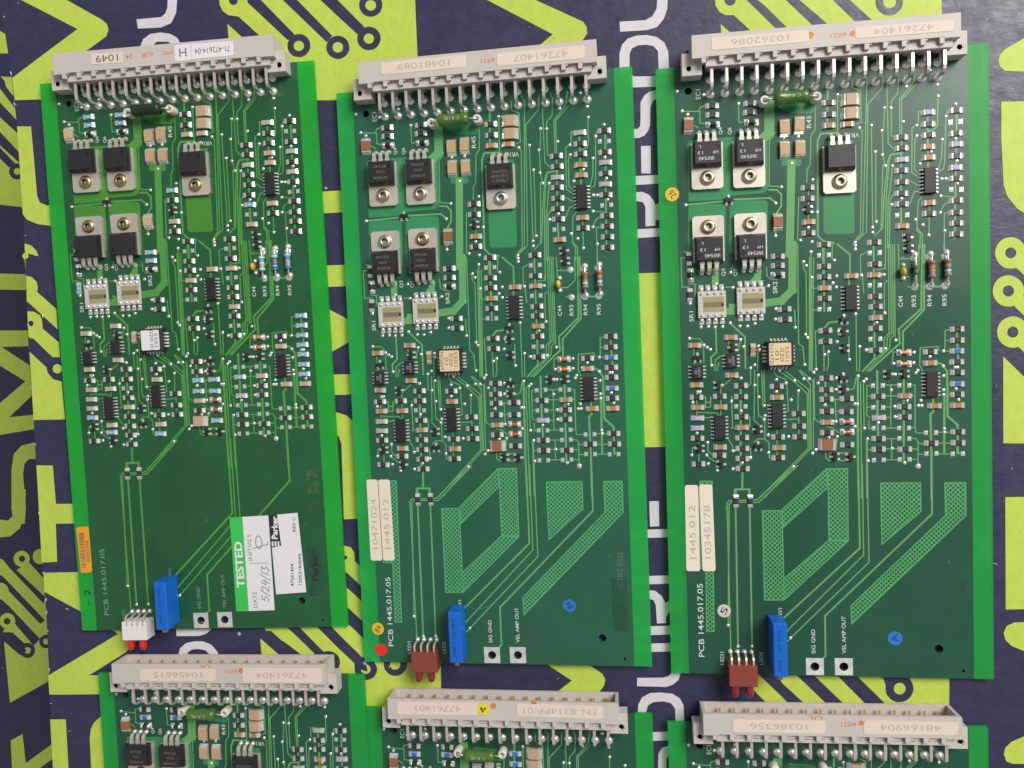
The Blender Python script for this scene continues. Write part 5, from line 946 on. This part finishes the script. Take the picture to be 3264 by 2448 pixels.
def trimmer(parent, x0, x1, y0, y1):
    e = empty('trimmer', parent, P((x0 + x1) / 2, (y0 + y1) / 2, 0)); hx, hy = (x1 - x0) / 2, (y1 - y0) / 2
    def f():
        mb = MB(); mb.box(-2.4, 2.4, -9.6, 9.6, 0.35, 9.45, 0, 0.3)
        return mb.mesh('body', M('trimmer_blue'))
    b = link('body', shape('trim', f), e)
    for i, t in enumerate(('3006P', '1-103', 'MEX')):
        link('marking', text_mesh(t, 4.2, 1.3, 'print_navy'), b, (-0.3, -5.4 + 5.3 * i, 9.47), 90)
    def g():
        mb = MB(); mb.lathe([(1.05, -11.0), (1.1, -10.9), (1.1, -9.4)], 0, 0, 7.4, 16, 0, axis='y'); mb.box(-0.9, 0.9, -11.05, -10.9, 7.25, 7.55, 1)  # slot is a black bar, its shade given by colour
        return mb.mesh('screw', M('brass', 'recess_shade'))
    link('screw', shape('trimscrew', g), e)
    return e
def led_block(parent, x0, x1, y0, y1, ledx, holder, led, steps=False):
    e = empty('led_block', parent, P((x0 + x1) / 2, (y0 + y1) / 2, 0)); hx, hy = (x1 - x0) / 2, (y1 - y0) / 2
    mb = MB()
    if steps:
        mb.box(-hx, hx, -hy, hy - 1.4, 0.1, 6.0, 0, 0.15)
        for i in range(5): mb.box(-hx + i * 2 * hx / 4.6, -hx + i * 2 * hx / 4.6 + 1.3, hy - 1.4, hy + 0.6, 0.1, 5.6, 0)
        mb.box(-hx, hx, hy - 1.4, hy, 0.1, 3.6, 0)
    else: mb.box(-hx, hx, -hy, hy, 0.1, 6.0, 0, 0.12)
    link('holder', mb.mesh('holder', M(holder)), e)
    for lx in ledx:
        px = lx - (x0 + x1) / 2
        mb = MB(); mb.lathe([(1.45, -hy + 0.6), (1.45, -hy - 0.4), (1.5, -hy - 2.6), (1.38, -hy - 3.6), (1.05, -hy - 4.3), (0.55, -hy - 4.75), (0.0, -hy - 4.9)], px, 0, 3.6, 20, 0, axis='y')
        o = link('led', mb.mesh('led', M(led)), e)
        for s in (-0.75, 0.75):
            mb = MB(); mb.box(px + s - 0.25, px + s + 0.25, -hy - 0.35, -hy + 0.1, 4.9, 5.25, 0)
            link('led_leg', mb.mesh('led_leg', M('pin_tin')), e)
    for i in range(4):
        px = -hx + 1.15 + i * 2.55
        mb = MB(); mb.tube([(px, hy - 0.2, 4.6), (px, hy + 1.6, 4.6), (px, hy + 2.3, 4.2), (px + 0.1, hy + 2.75, 3.2), (px + 0.1, hy + 2.9, 0.3)], 0.3, 4, 0, flat=(0.33, 0.26))
        link('lead', mb.mesh('lead', M('pin_tin')), e); link('solder_joint', joint_mesh(0.95), e, (px + 0.1, hy + 3.0, 0))
    return e
def bead_cap(parent, x, y, m):
    e = empty('bead_capacitor', parent, P(x, y, 0))
    mb = MB(); mb.lathe([(0.0, -0.2), (0.8, 0.1), (1.15, 0.9), (1.05, 1.9), (0.6, 2.6), (0.0, 2.8)], 0, 0, 0.5, 18, 0)
    for i, v in enumerate(mb.v): mb.v[i] = (v[0] * 0.85 + 0.0, v[1] * 1.35, v[2])
    link('body', mb.mesh('body', M(m)), e)
    for s in (-1, 1): link('solder_joint', joint_mesh(0.9), e, (0.5, s * 2.3, 0))

# ------------------------------------------------------------------ one circuit board
def build_board(i, label, cfg):
    c, R = BOARDS[i - 1]
    root = empty('circuit_board'); tag(root, label, 'circuit board', 'circuit boards laid out on the printed cardboard')
    Rm = Matrix(R); mw = Rm.to_4x4(); mw.translation = (Vector(c) - Rm @ Vector((0, 0, BT))) * MM
    root.matrix_world = mw
    ymax = cfg.get('ymax', 999.0); fam = cfg['family']; full = ymax > 900
    key = fam + ('' if full else 's')
    sub, strip_l, strip_r = substrate_mesh('mask_' + fam, 'strip_' + fam, fam)
    link('substrate', sub, root); link('edge_strip', strip_l, root); link('edge_strip', strip_r, root)
    for k in range(len(POUR)):
        if min(q[1] for q in POUR[k]) < ymax: link('copper_area', pour_mesh(k, 'pour_' + fam, fam), root)
    tag(link('copper_trace', traces_mesh('trace_' + fam, ymax, key), root), kind='stuff')
    tag(link('via', via_mesh(ymax, key), root), kind='stuff')
    if cfg.get('hatch'):
        for k, p in enumerate(HATCH): link('hatched_copper', hatch_mesh(p, 'hatch_' + fam, 'hatch%s%d' % (fam, k)), root)
    ov = cfg.get('override', {})
    for j, (k, x, y, rz) in enumerate(CHIPS):
        if y > ymax: continue
        k = ov.get(str(j), k); k = cfg.get('swap', {}).get(k, k)
        name, me = chip_mesh(k)
        jx, jy, jr = rnd.uniform(-.06, .06), rnd.uniform(-.06, .06), rnd.uniform(-2, 2)
        if k == 's': rz = (0, 180, 90, 0, 180)[j % 5] if rz == 0 else rz
        if k == 'sq': rz = 90
        link(name, me, root, P(x + jx, y + jy, 0.0), rz + jr)
    for x, y in IC14:
        if y < ymax: link('integrated_circuit', soic_mesh(14), root, P(x, y, 0))
    for x, y in IC8:
        if y < ymax:
            o = link('integrated_circuit', soic_mesh(8), root, P(x, y, 0))
            if fam != 'a':
                for q, t in enumerate(('AD', 'LM393')): link('marking', text_mesh(t, (1.6, 3.2)[q], 0.9, 'mark_lilac'), o, (-0.6 + q * 1.2, 0, 1.57), 90)
    if PLCC[1] < ymax:
        def pl():
            mb = MB(); mb.box(-4.5, 4.5, -4.5, 4.5, 0.5, 3.8, 0, 0.35)
            for k in range(5):
                t = (k - 2) * 1.27
                for s in (-1, 1):
                    mb.box(t - 0.33, t + 0.33, s * 4.45, s * 4.85, 0.1, 2.1, 1); mb.box(s * 4.45, s * 4.85, t - 0.33, t + 0.33, 0.1, 2.1, 1)
                    mb.box(t - 0.3, t + 0.3, s * 4.4, s * 5.6, 0.03, 0.3, 1); mb.box(s * 4.4, s * 5.6, t - 0.3, t + 0.3, 0.03, 0.3, 1)
            return mb.mesh('square_chip', M('epoxy', 'solder'))
        o = link('square_chip', shape('plcc', pl), root, P(*PLCC, 0))
        mb = MB(); mb.slab(rrect(-3.75, 3.75, -3.9, 3.9, 0.5), [], 0, 0.08)
        s = link('sticker', mb.mesh('sticker', M(cfg['chip_label'])), o, (-0.15, 0, 3.82))
        for q, t in enumerate(cfg['chip_text']): link('lettering', text_mesh(t, 1.35 * len(t), 1.35, 'print_brown'), s, (2.4 - q * 1.75, 0, 0.1), -90)
    for x, y in SHUNT:
        if y > ymax: continue
        def sh():
            mb = MB(); mb.box(-4.9, 4.9, -4.75, 4.75, 0.5, 1.15, 0)
            mb.box(-3.1, 4.2, -2.7, 2.7, 1.1, 1.19, 1); mb.box(-2.9, 4.0, -1.0, 0.75, 1.15, 1.215, 2); mb.box(3.2, 4.1, -0.7, 0.4, 1.18, 1.23, 4)
            for k in range(4):
                t = -3.6 + 2.4 * k
                for s_ in (-1, 1):
                    mb.box(t - 0.8, t + 0.8, s_ * 4.3, s_ * 7.1, 0.03, 0.22, 3)
                    mb.lathe([(0.8, 0), (0.7, 0.3), (0.35, 0.55), (0, 0.6)], t, s_ * 5.5, 0.2, 12, 3); mb.lathe([(0.62, 0), (0.5, 0.35), (0, 0.55)], t, s_ * 3.9, 1.15, 12, 3)
            return mb.mesh('shunt_resistor', M('ceramic_grey', 'shunt_olive', 'shunt_dark', 'solder', 'chip_black'))
        o = link('shunt_resistor', shape('shunt', sh), root, P(x, y, 0), 0)
        link('marking', text_mesh('R047', 5.0, 1.5, 'silk'), o, (-3.95, 0.2, 1.26), 90)
    for q, (x, y, s) in enumerate(TO):
        if y > ymax: continue
        to220(root, x, y, s, cfg['marking'][q] if cfg.get('marking') else (), cfg['rivets'][q], cfg.get('mark', 'gold'))
    for x, y, r in BIG:
        if y < ymax: link('solder_joint', shape('flatj%.1f' % r, lambda: (lambda b: (b.lathe([(r, 0.02), (r * 0.9, 0.25), (r * 0.5, 0.42), (0, 0.45)], 0, 0, 0, 18, 0), b.mesh('solder_joint', M('solder')))[1])(MB())), root, P(x, y, 0))
    for k in range(16):
        for yy in (5.3, 10.4): link('solder_joint', joint_mesh(1.6), root, P(18.8 + 5.08 * k, yy, 0))
    con = connector(root)
    for args in cfg['conn_stickers']: sticker(con, *args)
    for body, x, y, ln, h in cfg.get('orange', ()): link('lettering', text_mesh(body, ln, h, 'ink_orange', 0.01), con, P(x, y, 8.42), 180)
    for x, y, r in cfg.get('orange_dots', ()):
        mb = MB(); mb.slab(circle(0, 0, r, 20), [], 0, 0.05); link('orange_mark', mb.mesh('orange_mark', M('ink_orange')), con, P(x, y, 8.41))
    ax = cfg.get('axial', (37.4, 54.6, 15.1)); axial(root, *ax, cfg['axial_mat'], cfg.get('axial_txt'))
    for k, (body, x, y, rz) in enumerate([]): pass
    for x, y, rz, ln, h, t in SILK:
        if y > ymax: continue
        link('silkscreen_text', text_mesh(t, ln, h, 'silk' if fam != 'a' or y < 150 else 'silk_dim', 0.004), root, P(x, y, 0.03), rz)
    if full:
        for hx_, hy_, hr_ in HOLES[2:4]:
            def tp():
                mb = MB(); mb.slab([(-3.1, -3.1), (3.1, -3.1), (3.1, 3.1), (-3.1, 3.1)], [circle(0, 0, 1.56, 24)], 0.015, 0.12); return mb.mesh('test_pad', M('pad_tin'))
            link('test_pad', shape('testpad', tp), root, P(hx_, hy_, 0))
        trimmer(root, *cfg['trimmer'])
        led_block(root, *cfg['led'])
        bead_cap(root, *cfg['bead'])
        for args in cfg['resistors']: leaded_resistor(root, *args)
    for fn in cfg.get('extra', ()): fn(root)
    return root
def cs(q, body, m='cream', ln=None, h=1.9, r=0.9, rot=180, tm='print_grey', label=None):
    wd = abs(q[1][0] - q[0][0])
    return (q, 8.41, m, [(body, 0, 0, rot, ln or wd * 0.52, h, tm)], r, 'sticker', label)
def bs(q, body, label=None):
    return (q, 0.02, 'cream_board', [(body, 0, -1.5, 90, len(body) * 2.45, 2.3, 'print_grey')], 0.9, 'sticker', label)
ST = (('W20N40', 5.6), ('CHNA', 3.4), ('IRF540', 5.0))
def st_marks(s):
    return [(t, 0.3 if q else 0.2, 10.4 - q * 2.1 if s < 0 else 6.0 + q * 2.1, l, 1.1) for q, (t, l) in enumerate(ST)]
def irf(s):
    return [('IRF540', -0.6, 6.2, 5.2, 1.25), ('H9', 2.6, 8.2, 1.8, 1.05), ('13', -2.6, 8.2, 1.8, 1.05), ('L', -2.8, 10.3, 0.8, 1.0)] if s > 0 else [('IRF540', -0.9, 10.6, 5.2, 1.25), ('H9', -2.6, 8.5, 1.8, 1.05), ('13', 2.4, 8.5, 1.8, 1.05), ('L', 2.6, 6.2, 0.8, 1.0)]
vrm = [('L7805CV', 0.4, 5.9, 6.2, 1.05), ('W6214048', 0.4, 7.5, 6.4, 1.05), ('G20U0626', 0.4, 9.1, 6.2, 1.05)]

# --- board with the TESTED sticker
def extras_a(root):
    q = [(65.99, 175.45), (81.98, 175.03), (82.04, 213.27), (66.23, 213.46)]
    o = sticker(root, q, 0.02, 'paper', (), 0, 'tested_sticker', 'white sticker with a green TESTED band, date and initials')
    g = MB(); g.slab([(-7.95, -19.1), (-2.7, -19.05), (-2.75, 19.0), (-8.0, 18.95)], [], 0, 0.02); link('green_band', g.mesh('green_band', M('tested_green')), o, (0, 0, 0.11))
    link('lettering', text_mesh('TESTED', 18.6, 3.3, 'paper', 0.03), o, (-5.3, -0.2, 0.14), 90)
    link('lettering', text_mesh('DATE', 6.6, 1.7, 'text_green'), o, (0.2, -14.6, 0.125), 90)
    link('lettering', text_mesh('INITIALS', 10.5, 1.7, 'text_green'), o, (-0.6, 6.6, 0.125), 90)
    g = MB(); g.box(-0.9, 6.8, 0.1, 0.3, 0.12, 0.13); link('rule_line', g.mesh('rule_line', M('text_green')), o)
    g = MB()
    for st in ([(1.6, 3), (0.3, 2.9), (0.1, 1.7), (1.0, 1.9), (1.5, 1.0), (0.8, 0.1), (0, 0.3)], [(2.0, -0.5), (3.3, 3.5)], [(3.5, 2.4), (4.2, 3.1), (4.9, 2.3), (3.6, 0.2), (5.2, 0.0)],
               [(6.1, 3.1), (5.6, 1.3), (7.3, 1.6)], [(6.9, 2.7), (6.4, -0.3)], [(7.5, -0.6), (8.9, 3.6)], [(9.3, 0.0), (9.9, 3.1)], [(10.5, 2.8), (11.6, 3.0), (11.0, 1.7), (11.9, 1.0), (11.2, 0.0), (10.3, 0.3)]):
        polyline(g, [(6.0 - v + 0.06 * u, -15.4 + u * 1.15 + 0.25 * v) for u, v in st], 0.34, 0.125, 0, 0.0008)
    polyline(g, [(3.3 + 1.3 * math.cos(t / 16 * 6.283), 8.6 + 2.6 * math.sin(t / 16 * 6.283)) for t in range(17)], 0.35, 0.125); polyline(g, [(0.8, 6.2), (6.8, 7.6), (7.0, 9.0)], 0.35, 0.127)
    link('handwriting', g.mesh('handwriting', M('pen_grey'), False), o)
    q = [(85.6, 174.84), (93.99, 174.32), (95.55, 206.24), (83.08, 206.88), (82.63, 187.98), (86.5, 187.31)]
    pts = PX(q); cx = sum(p[0] for p in pts) / 6; cy = sum(p[1] for p in pts) / 6
    g = MB(); g.slab([(x - cx, y - cy) for x, y in pts][::-1], [], 0, 0.1); o = link('part_sticker', g.mesh('part_sticker', M('paper')), root, (cx, cy, BT + 0.02))
    hd = PX([(82.1, 175.03), (85.6, 174.84), (86.5, 187.31), (82.63, 187.98)])
    g = MB(); g.slab([(x - cx, y - cy) for x, y in hd][::-1], [], 0, 0.1); link('black_band', g.mesh('black_band', M('print_black')), o)
    hx = sum(p[0] for p in hd) / 4 - cx; hy = sum(p[1] for p in hd) / 4 - cy
    link('lettering', text_mesh('Parker', 9.2, 2.5, 'paper', 0.035), o, (hx + 0.1, hy + 1.3, 0.12), 86)
    g = MB()
    for a in (-1.2, 0.0, 1.2): g.box(hx - 0.2 + a - 0.35, hx - 0.2 + a + 0.35, hy - 6.2, hy - 4.2, 0.11, 0.13)
    link('emblem', g.mesh('emblem', M('paper')), o, (0.2, 0, 0))
    for t, x, y, ln, h in (('REV C', 92.3, 178.9, 6.0, 1.2), ('47261404', 90.2, 199.2, 9.0, 1.25), ('120531R0099', 93.6, 197.0, 12.6, 1.25)):
        px, py, pz = P(x, y, 0); link('lettering', text_mesh(t, ln, h, 'print_black', 0.01), o, (px - cx, py - cy, 0.12), 87)
    q = [(0.9, 177.5), (6.19, 177.35), (6.26, 196.19), (1.41, 196.39)]
    o = sticker(root, q, 0.03, 'barcode_orange', [('00852394', 1.35, -0.8, 90, 8.9, 1.35, 'print_brown')], 0.9, 'barcode_sticker', 'orange barcode sticker reading 00852394')
    r2 = random.Random(3); g = MB(); yy = -7.4
    while yy < 7.0:
        wd = r2.choice((0.16, 0.16, 0.3, 0.42)); g.box(-1.95, 0.25, yy, yy + wd, 0.105, 0.12); yy += wd + r2.choice((0.2, 0.3, 0.45))
    link('barcode', g.mesh('barcode', M('print_brown')), o)
    g = MB(); g.slab([(-2.9, -10), (2.9, -10), (2.9, 10), (-2.9, 10)], [], 0, 0.012); o = link('etched_mark', g.mesh('etched_mark', M('faint_patch')), root, P(99.5, 198.0, 0.004))
    link('lettering', text_mesh('Parker', 12.5, 3.0, 'ink_dark', 0.05), o, (0, 2.4, 0.03), 90)
    for x0, x1, y0, y1 in ((98.6, 100.6, 157.6, 161.6), (101.2, 103.6, 157.4, 160.6), (98.7, 100.6, 163.2, 166.8), (101.2, 103.3, 162.2, 166.6)):
        g = MB(); a, b, _ = P(x0, y1); c_, d_, _ = P(x1, y0); g.box(a, c_, b, d_, BT + 0.005, BT + 0.03); link('etched_mark', g.mesh('etched_mark', M('etched')), root)
    for k, t in enumerate(('94V-0', 'E70138', '7-93')): link('etched_mark', text_mesh(t, 5.2, 1.1, 'etched', 0.02), root, P(99.4 + 1.6 * k, 172.5, 0.03), 90)
    link('scribble', text_mesh('- 2', 6.5, 2.6, 'ink_dark'), root, P(3.4, 206.5, 0.02), 90)

A_RES = [(86.6, 70.6, 81.3, 'res_blue', [(2.2, 'band_white'), (1.0, 'chip_pale_blue'), (0.1, 'band_white'), (-0.8, 'band_yellow'), (-2.2, 'band_white')]),
         (91.8, 70.3, 81.1, 'res_blue', [(2.2, 'band_white'), (1.1, 'band_brown'), (0.2, 'band_red'), (-0.8, 'band_brown'), (-2.2, 'band_brown')]),
         (97.0, 70.0, 81.0, 'res_blue', [(2.2, 'chip_pale_mark'), (0.9, 'band_blue'), (-0.3, 'band_orange'), (-1.1, 'band_orange'), (-2.2, 'band_blue')])]
build_board(1, 'circuit board with white LED holder and green TESTED sticker, pale blue chips', dict(
    family='a', override=OV1, swap={'c': 't', 'V': 'Y', 'X': 'L'}, chip_label='paper', chip_text=('5501', '020 01'), rivets=['brass'] * 5, marking=None,
    conn_stickers=[cs([(27.7, -6.2), (40.25, -6.0), (40.11, -1.95), (27.57, -2.3)], '1049', r=0, ln=9.0, h=2.6, tm='print_brown'),
                   cs([(61.0, -6.7), (67.45, -6.8), (67.27, -0.83), (60.86, -0.7)], 'H', 'paper', ln=2.8, h=3.1, r=0, rot=0, tm='print_brown'),
                   cs([(67.72, -6.7), (83.94, -6.3), (83.76, -1.11), (67.46, -0.98)], '71-472614-04', 'paper', ln=13.6, h=2.0, r=0, tm='print_brown')],
    orange=[('24', 42.8, -4.0, 2.6, 1.6), ('cUR', 50.0, -4.1, 4.6, 2.0), ('6921', 58.0, -4.2, 4.4, 1.5)], axial_mat='axial_dark', axial=(37.8, 54.8, 15.1),
    trimmer=(37.6, 42.4, 198.2, 217.2), led=(20.9, 31.2, 215.7, 222.5, (22.9, 28.1), 'holder_white', 'led_red', True), bead=(83.0, 77.0, 'bead_orange'), resistors=A_RES, extra=[extras_a]))

# --- middle board
def extras_b(root):
    sticker(root, *bs([(4.44, 148.27), (8.95, 148.35), (9.3, 180.14), (4.6, 180.13)], '10471024', 'long cream sticker reading 10471024'))
    sticker(root, *bs([(9.2, 148.35), (13.75, 148.43), (14.3, 180.14), (9.6, 180.14)], '1445.012', 'long cream sticker reading 1445.012'))
    dot(root, 6.12, 207.21, 0.02, 2.4, 'dot_yellow', '84', 62, label='yellow dot sticker with pen marks')
    dot(root, 7.02, 215.54, 0.02, 2.4, 'dot_red', label='plain red dot sticker')
    dot(root, 81.45, 197.42, 0.02, 2.45, 'dot_blue', '84', 120, 'print_navy', 'blue dot sticker')
    link('stamp', text_mesh('CTR2 0026', 13.4, 2.0, 'print_brown'), root, P(100.95, 183.5, 0.02), 88)
    g = MB(); a, b, _ = P(97.5, 207); c_, d_, _ = P(103.2, 187); g.box(a, c_, b, d_, BT + 0.002, BT + 0.010); link('etched_mark', g.mesh('etched_mark', M('faint_patch')), root)
    g = MB(); g.tube([P(40.5, 197.4, 0.3), P(44, 198.6, 0.5), P(48, 198.7, 0.4), P(51, 197.6, 0.3), P(53.5, 195.8, 0.3)], 0.07, 6); link('stray_fibre', g.mesh('stray_fibre', M('silk_dim')), root)
R94 = [(2.2, 'band_red'), (1.0, 'band_red'), (-0.1, 'band_grey'), (-0.9, 'band_white'), (-2.2, 'band_grey')]
R95 = [(2.2, 'band_red'), (0.9, 'band_orange'), (0.0, 'band_blue'), (-0.9, 'band_white'), (-2.2, 'band_grey')]
build_board(2, 'circuit board in the middle of the upper row, with red and yellow dot stickers', dict(
    family='b', hatch=True, chip_label='chip_cream', chip_text=('5501.', '020.', '01', 'NG669'), rivets=['brass_pale', 'brass_pale', 'zinc', 'zinc', 'brass'],
    marking=[st_marks(1), st_marks(1), vrm, st_marks(-1), st_marks(-1)], mark='gold',
    conn_stickers=[cs([(20.86, -6.6), (52.51, -6.6), (52.32, -2.2), (20.74, -2.2)], '10481089', ln=19.5, h=2.3), cs([(63.62, -5.9), (95.22, -5.8), (95.06, -1.29), (63.59, -1.36)], '47261407', ln=19.5, h=2.3)],
    orange=[('6921', 60.3, -3.7, 5.0, 1.6)], orange_dots=[(64.5, -5.0, 0.9)], axial_mat='axial_green', axial_txt='C R18J',
    trimmer=(36.6, 41.4, 197.2, 216.4), led=(20.7, 30.7, 214.2, 221.7, (22.8, 27.7), 'holder_red', 'led_dark'), bead=(82.0, 76.8, 'bead_yellow'),
    resistors=[(91.9, 70.7, 81.3, 'res_tan', R94), (97.2, 70.4, 81.0, 'res_tan', R95)], extra=[extras_b]))

# --- right board
def extras_c(root):
    sticker(root, *bs([(6.58, 150.25), (11.36, 150.3), (11.3, 182.08), (6.4, 182.1)], '1445.012', 'left one of two long cream stickers'))
    sticker(root, *bs([(11.69, 150.11), (16.38, 150.16), (16.9, 182.07), (12.2, 182.08)], '10345178', 'right one of two long cream stickers'))
    dot(root, 4.71, 44.78, 0.02, 2.45, 'dot_yellow', '26', 130, label='yellow dot sticker with pen marks on the edge strip')
    dot(root, 19.56, 196.78, 0.02, 2.4, 'dot_beige', '5', 60, 'print_navy', 'beige dot sticker')
    dot(root, 78.69, 206.16, 0.02, 2.5, 'dot_blue', 'A', 100, 'print_navy', 'blue dot sticker')
    link('stamp', text_mesh('CTR2', 6.0, 1.8, 'print_black'), root, P(101.92, 188.16, 0.02), 88)
build_board(3, 'rightmost board of the upper row, with a beige and a blue dot sticker', dict(
    family='c', hatch=True, swap={'g': 'w'}, chip_label='chip_cream', chip_text=('5501', '.020', '.01', 'N3470'), rivets=['brass_pale', 'brass_pale', 'brass_pale', 'brass_pale', 'brass_pale'],
    marking=[irf(1), irf(1), (), irf(-1), irf(-1)], mark='grey',
    conn_stickers=[cs([(18.62, -6.2), (50.87, -6.0), (50.8, -2.1), (18.63, -1.9)], '10362086', ln=19.0, h=2.0), cs([(65.75, -5.5), (96.7, -5.3), (96.89, -1.74), (65.81, -1.82)], '47261404', ln=19.0, h=2.0)],
    orange=[('6021', 60.4, -3.4, 5.2, 1.5)], orange_dots=[(51.4, -4.2, 1.1), (65.0, -3.6, 0.9)], axial_mat='axial_green', axial=(36.8, 54.2, 15.0), axial_txt='C R18J',
    trimmer=(34.9, 39.7, 198.0, 217.0), led=(20.1, 30.0, 214.9, 222.4, (22.4, 27.4), 'holder_red', 'led_dark'), bead=(82.5, 76.3, 'bead_yellow'),
    resistors=[(86.8, 70.5, 81.3, 'res_olive', [(0.5, 'band_brown'), (-0.4, 'band_grey')], True), (92.0, 70.6, 81.3, 'res_salmon', [(2.2, 'band_red'), (0.8, 'band_orange'), (-0.3, 'band_orange'), (-2.2, 'band_grey')]), (97.2, 70.4, 81.0, 'res_tan', R95)], extra=[extras_c]))

# --- lower row, cut by the picture edge
def blues(idx): return {str(j): 'b' for j in idx}
low = dict(family='c', chip_label='chip_cream', chip_text=('5501',), rivets=['brass_pale'] * 5, ymax=66.0, axial_mat='axial_green', axial_txt='C R18J', mark='gold')
build_board(4, 'lower left board, connector stickers read 10456615 and 47261404', dict(low, family='c', override=blues((1, 3)), marking=[st_marks(1), st_marks(1), vrm, st_marks(-1), st_marks(-1)],
    conn_stickers=[cs([(23.79, -5.6), (55.13, -5.7), (54.96, -1.0), (23.67, -0.8)], '10456615', ln=20.0, h=2.2), cs([(66.2, -6.1), (97.79, -6.08), (97.64, -0.5), (66.12, -0.4)], '47261404', ln=20.5, h=2.2)],
    orange=[('6921', 61.5, -4.6, 5.0, 1.6), ('UL', 50.5, -6.7, 5.0, 1.2)], orange_dots=[(65.4, -5.0, 1.0)], axial=(37.3, 55.2, 14.0)))
build_board(5, 'lower middle board, lemon yellow dot on its connector', dict(low, override=blues((1, 3, 4, 5)), marking=[st_marks(1), st_marks(1), vrm, st_marks(-1), st_marks(-1)],
    conn_stickers=[cs([(15.76, -6.5), (47.04, -6.7), (47.07, -2.0), (15.67, -1.6)], '47761403', ln=18.0, h=2.2), cs([(61.63, -6.7), (93.55, -6.4), (93.38, -1.7), (61.62, -2.0)], 'FN-8314PP/01', ln=27.0, h=2.3)],
    orange=(), orange_dots=[(52.8, -5.6, 1.15), (68.0, -6.9, 1.0)],
    extra=[lambda root: dot(root, 48.99, -4.38, 8.53, 2.35, 'dot_lemon', '4', 200, label='lemon yellow dot sticker with a pen mark')]))
build_board(6, 'lower right board, connector stickers read 10386356 and 48166904', dict(low, marking=[irf(1), irf(1), (), irf(-1), irf(-1)], mark='grey',
    conn_stickers=[cs([(22.32, -5.7), (54.08, -5.6), (53.86, -1.0), (22.12, -1.0)], '10386356', ln=19.5, h=2.2), cs([(67.0, -6.0), (98.06, -5.8), (97.7, -1.3), (66.72, -1.1)], '48166904', ln=20.0, h=2.2)],
    orange=[('6021', 61.8, -4.4, 5.0, 1.6), ('UL', 50.5, -6.6, 5.0, 1.2)], orange_dots=[(66.0, -5.0, 0.9)]))
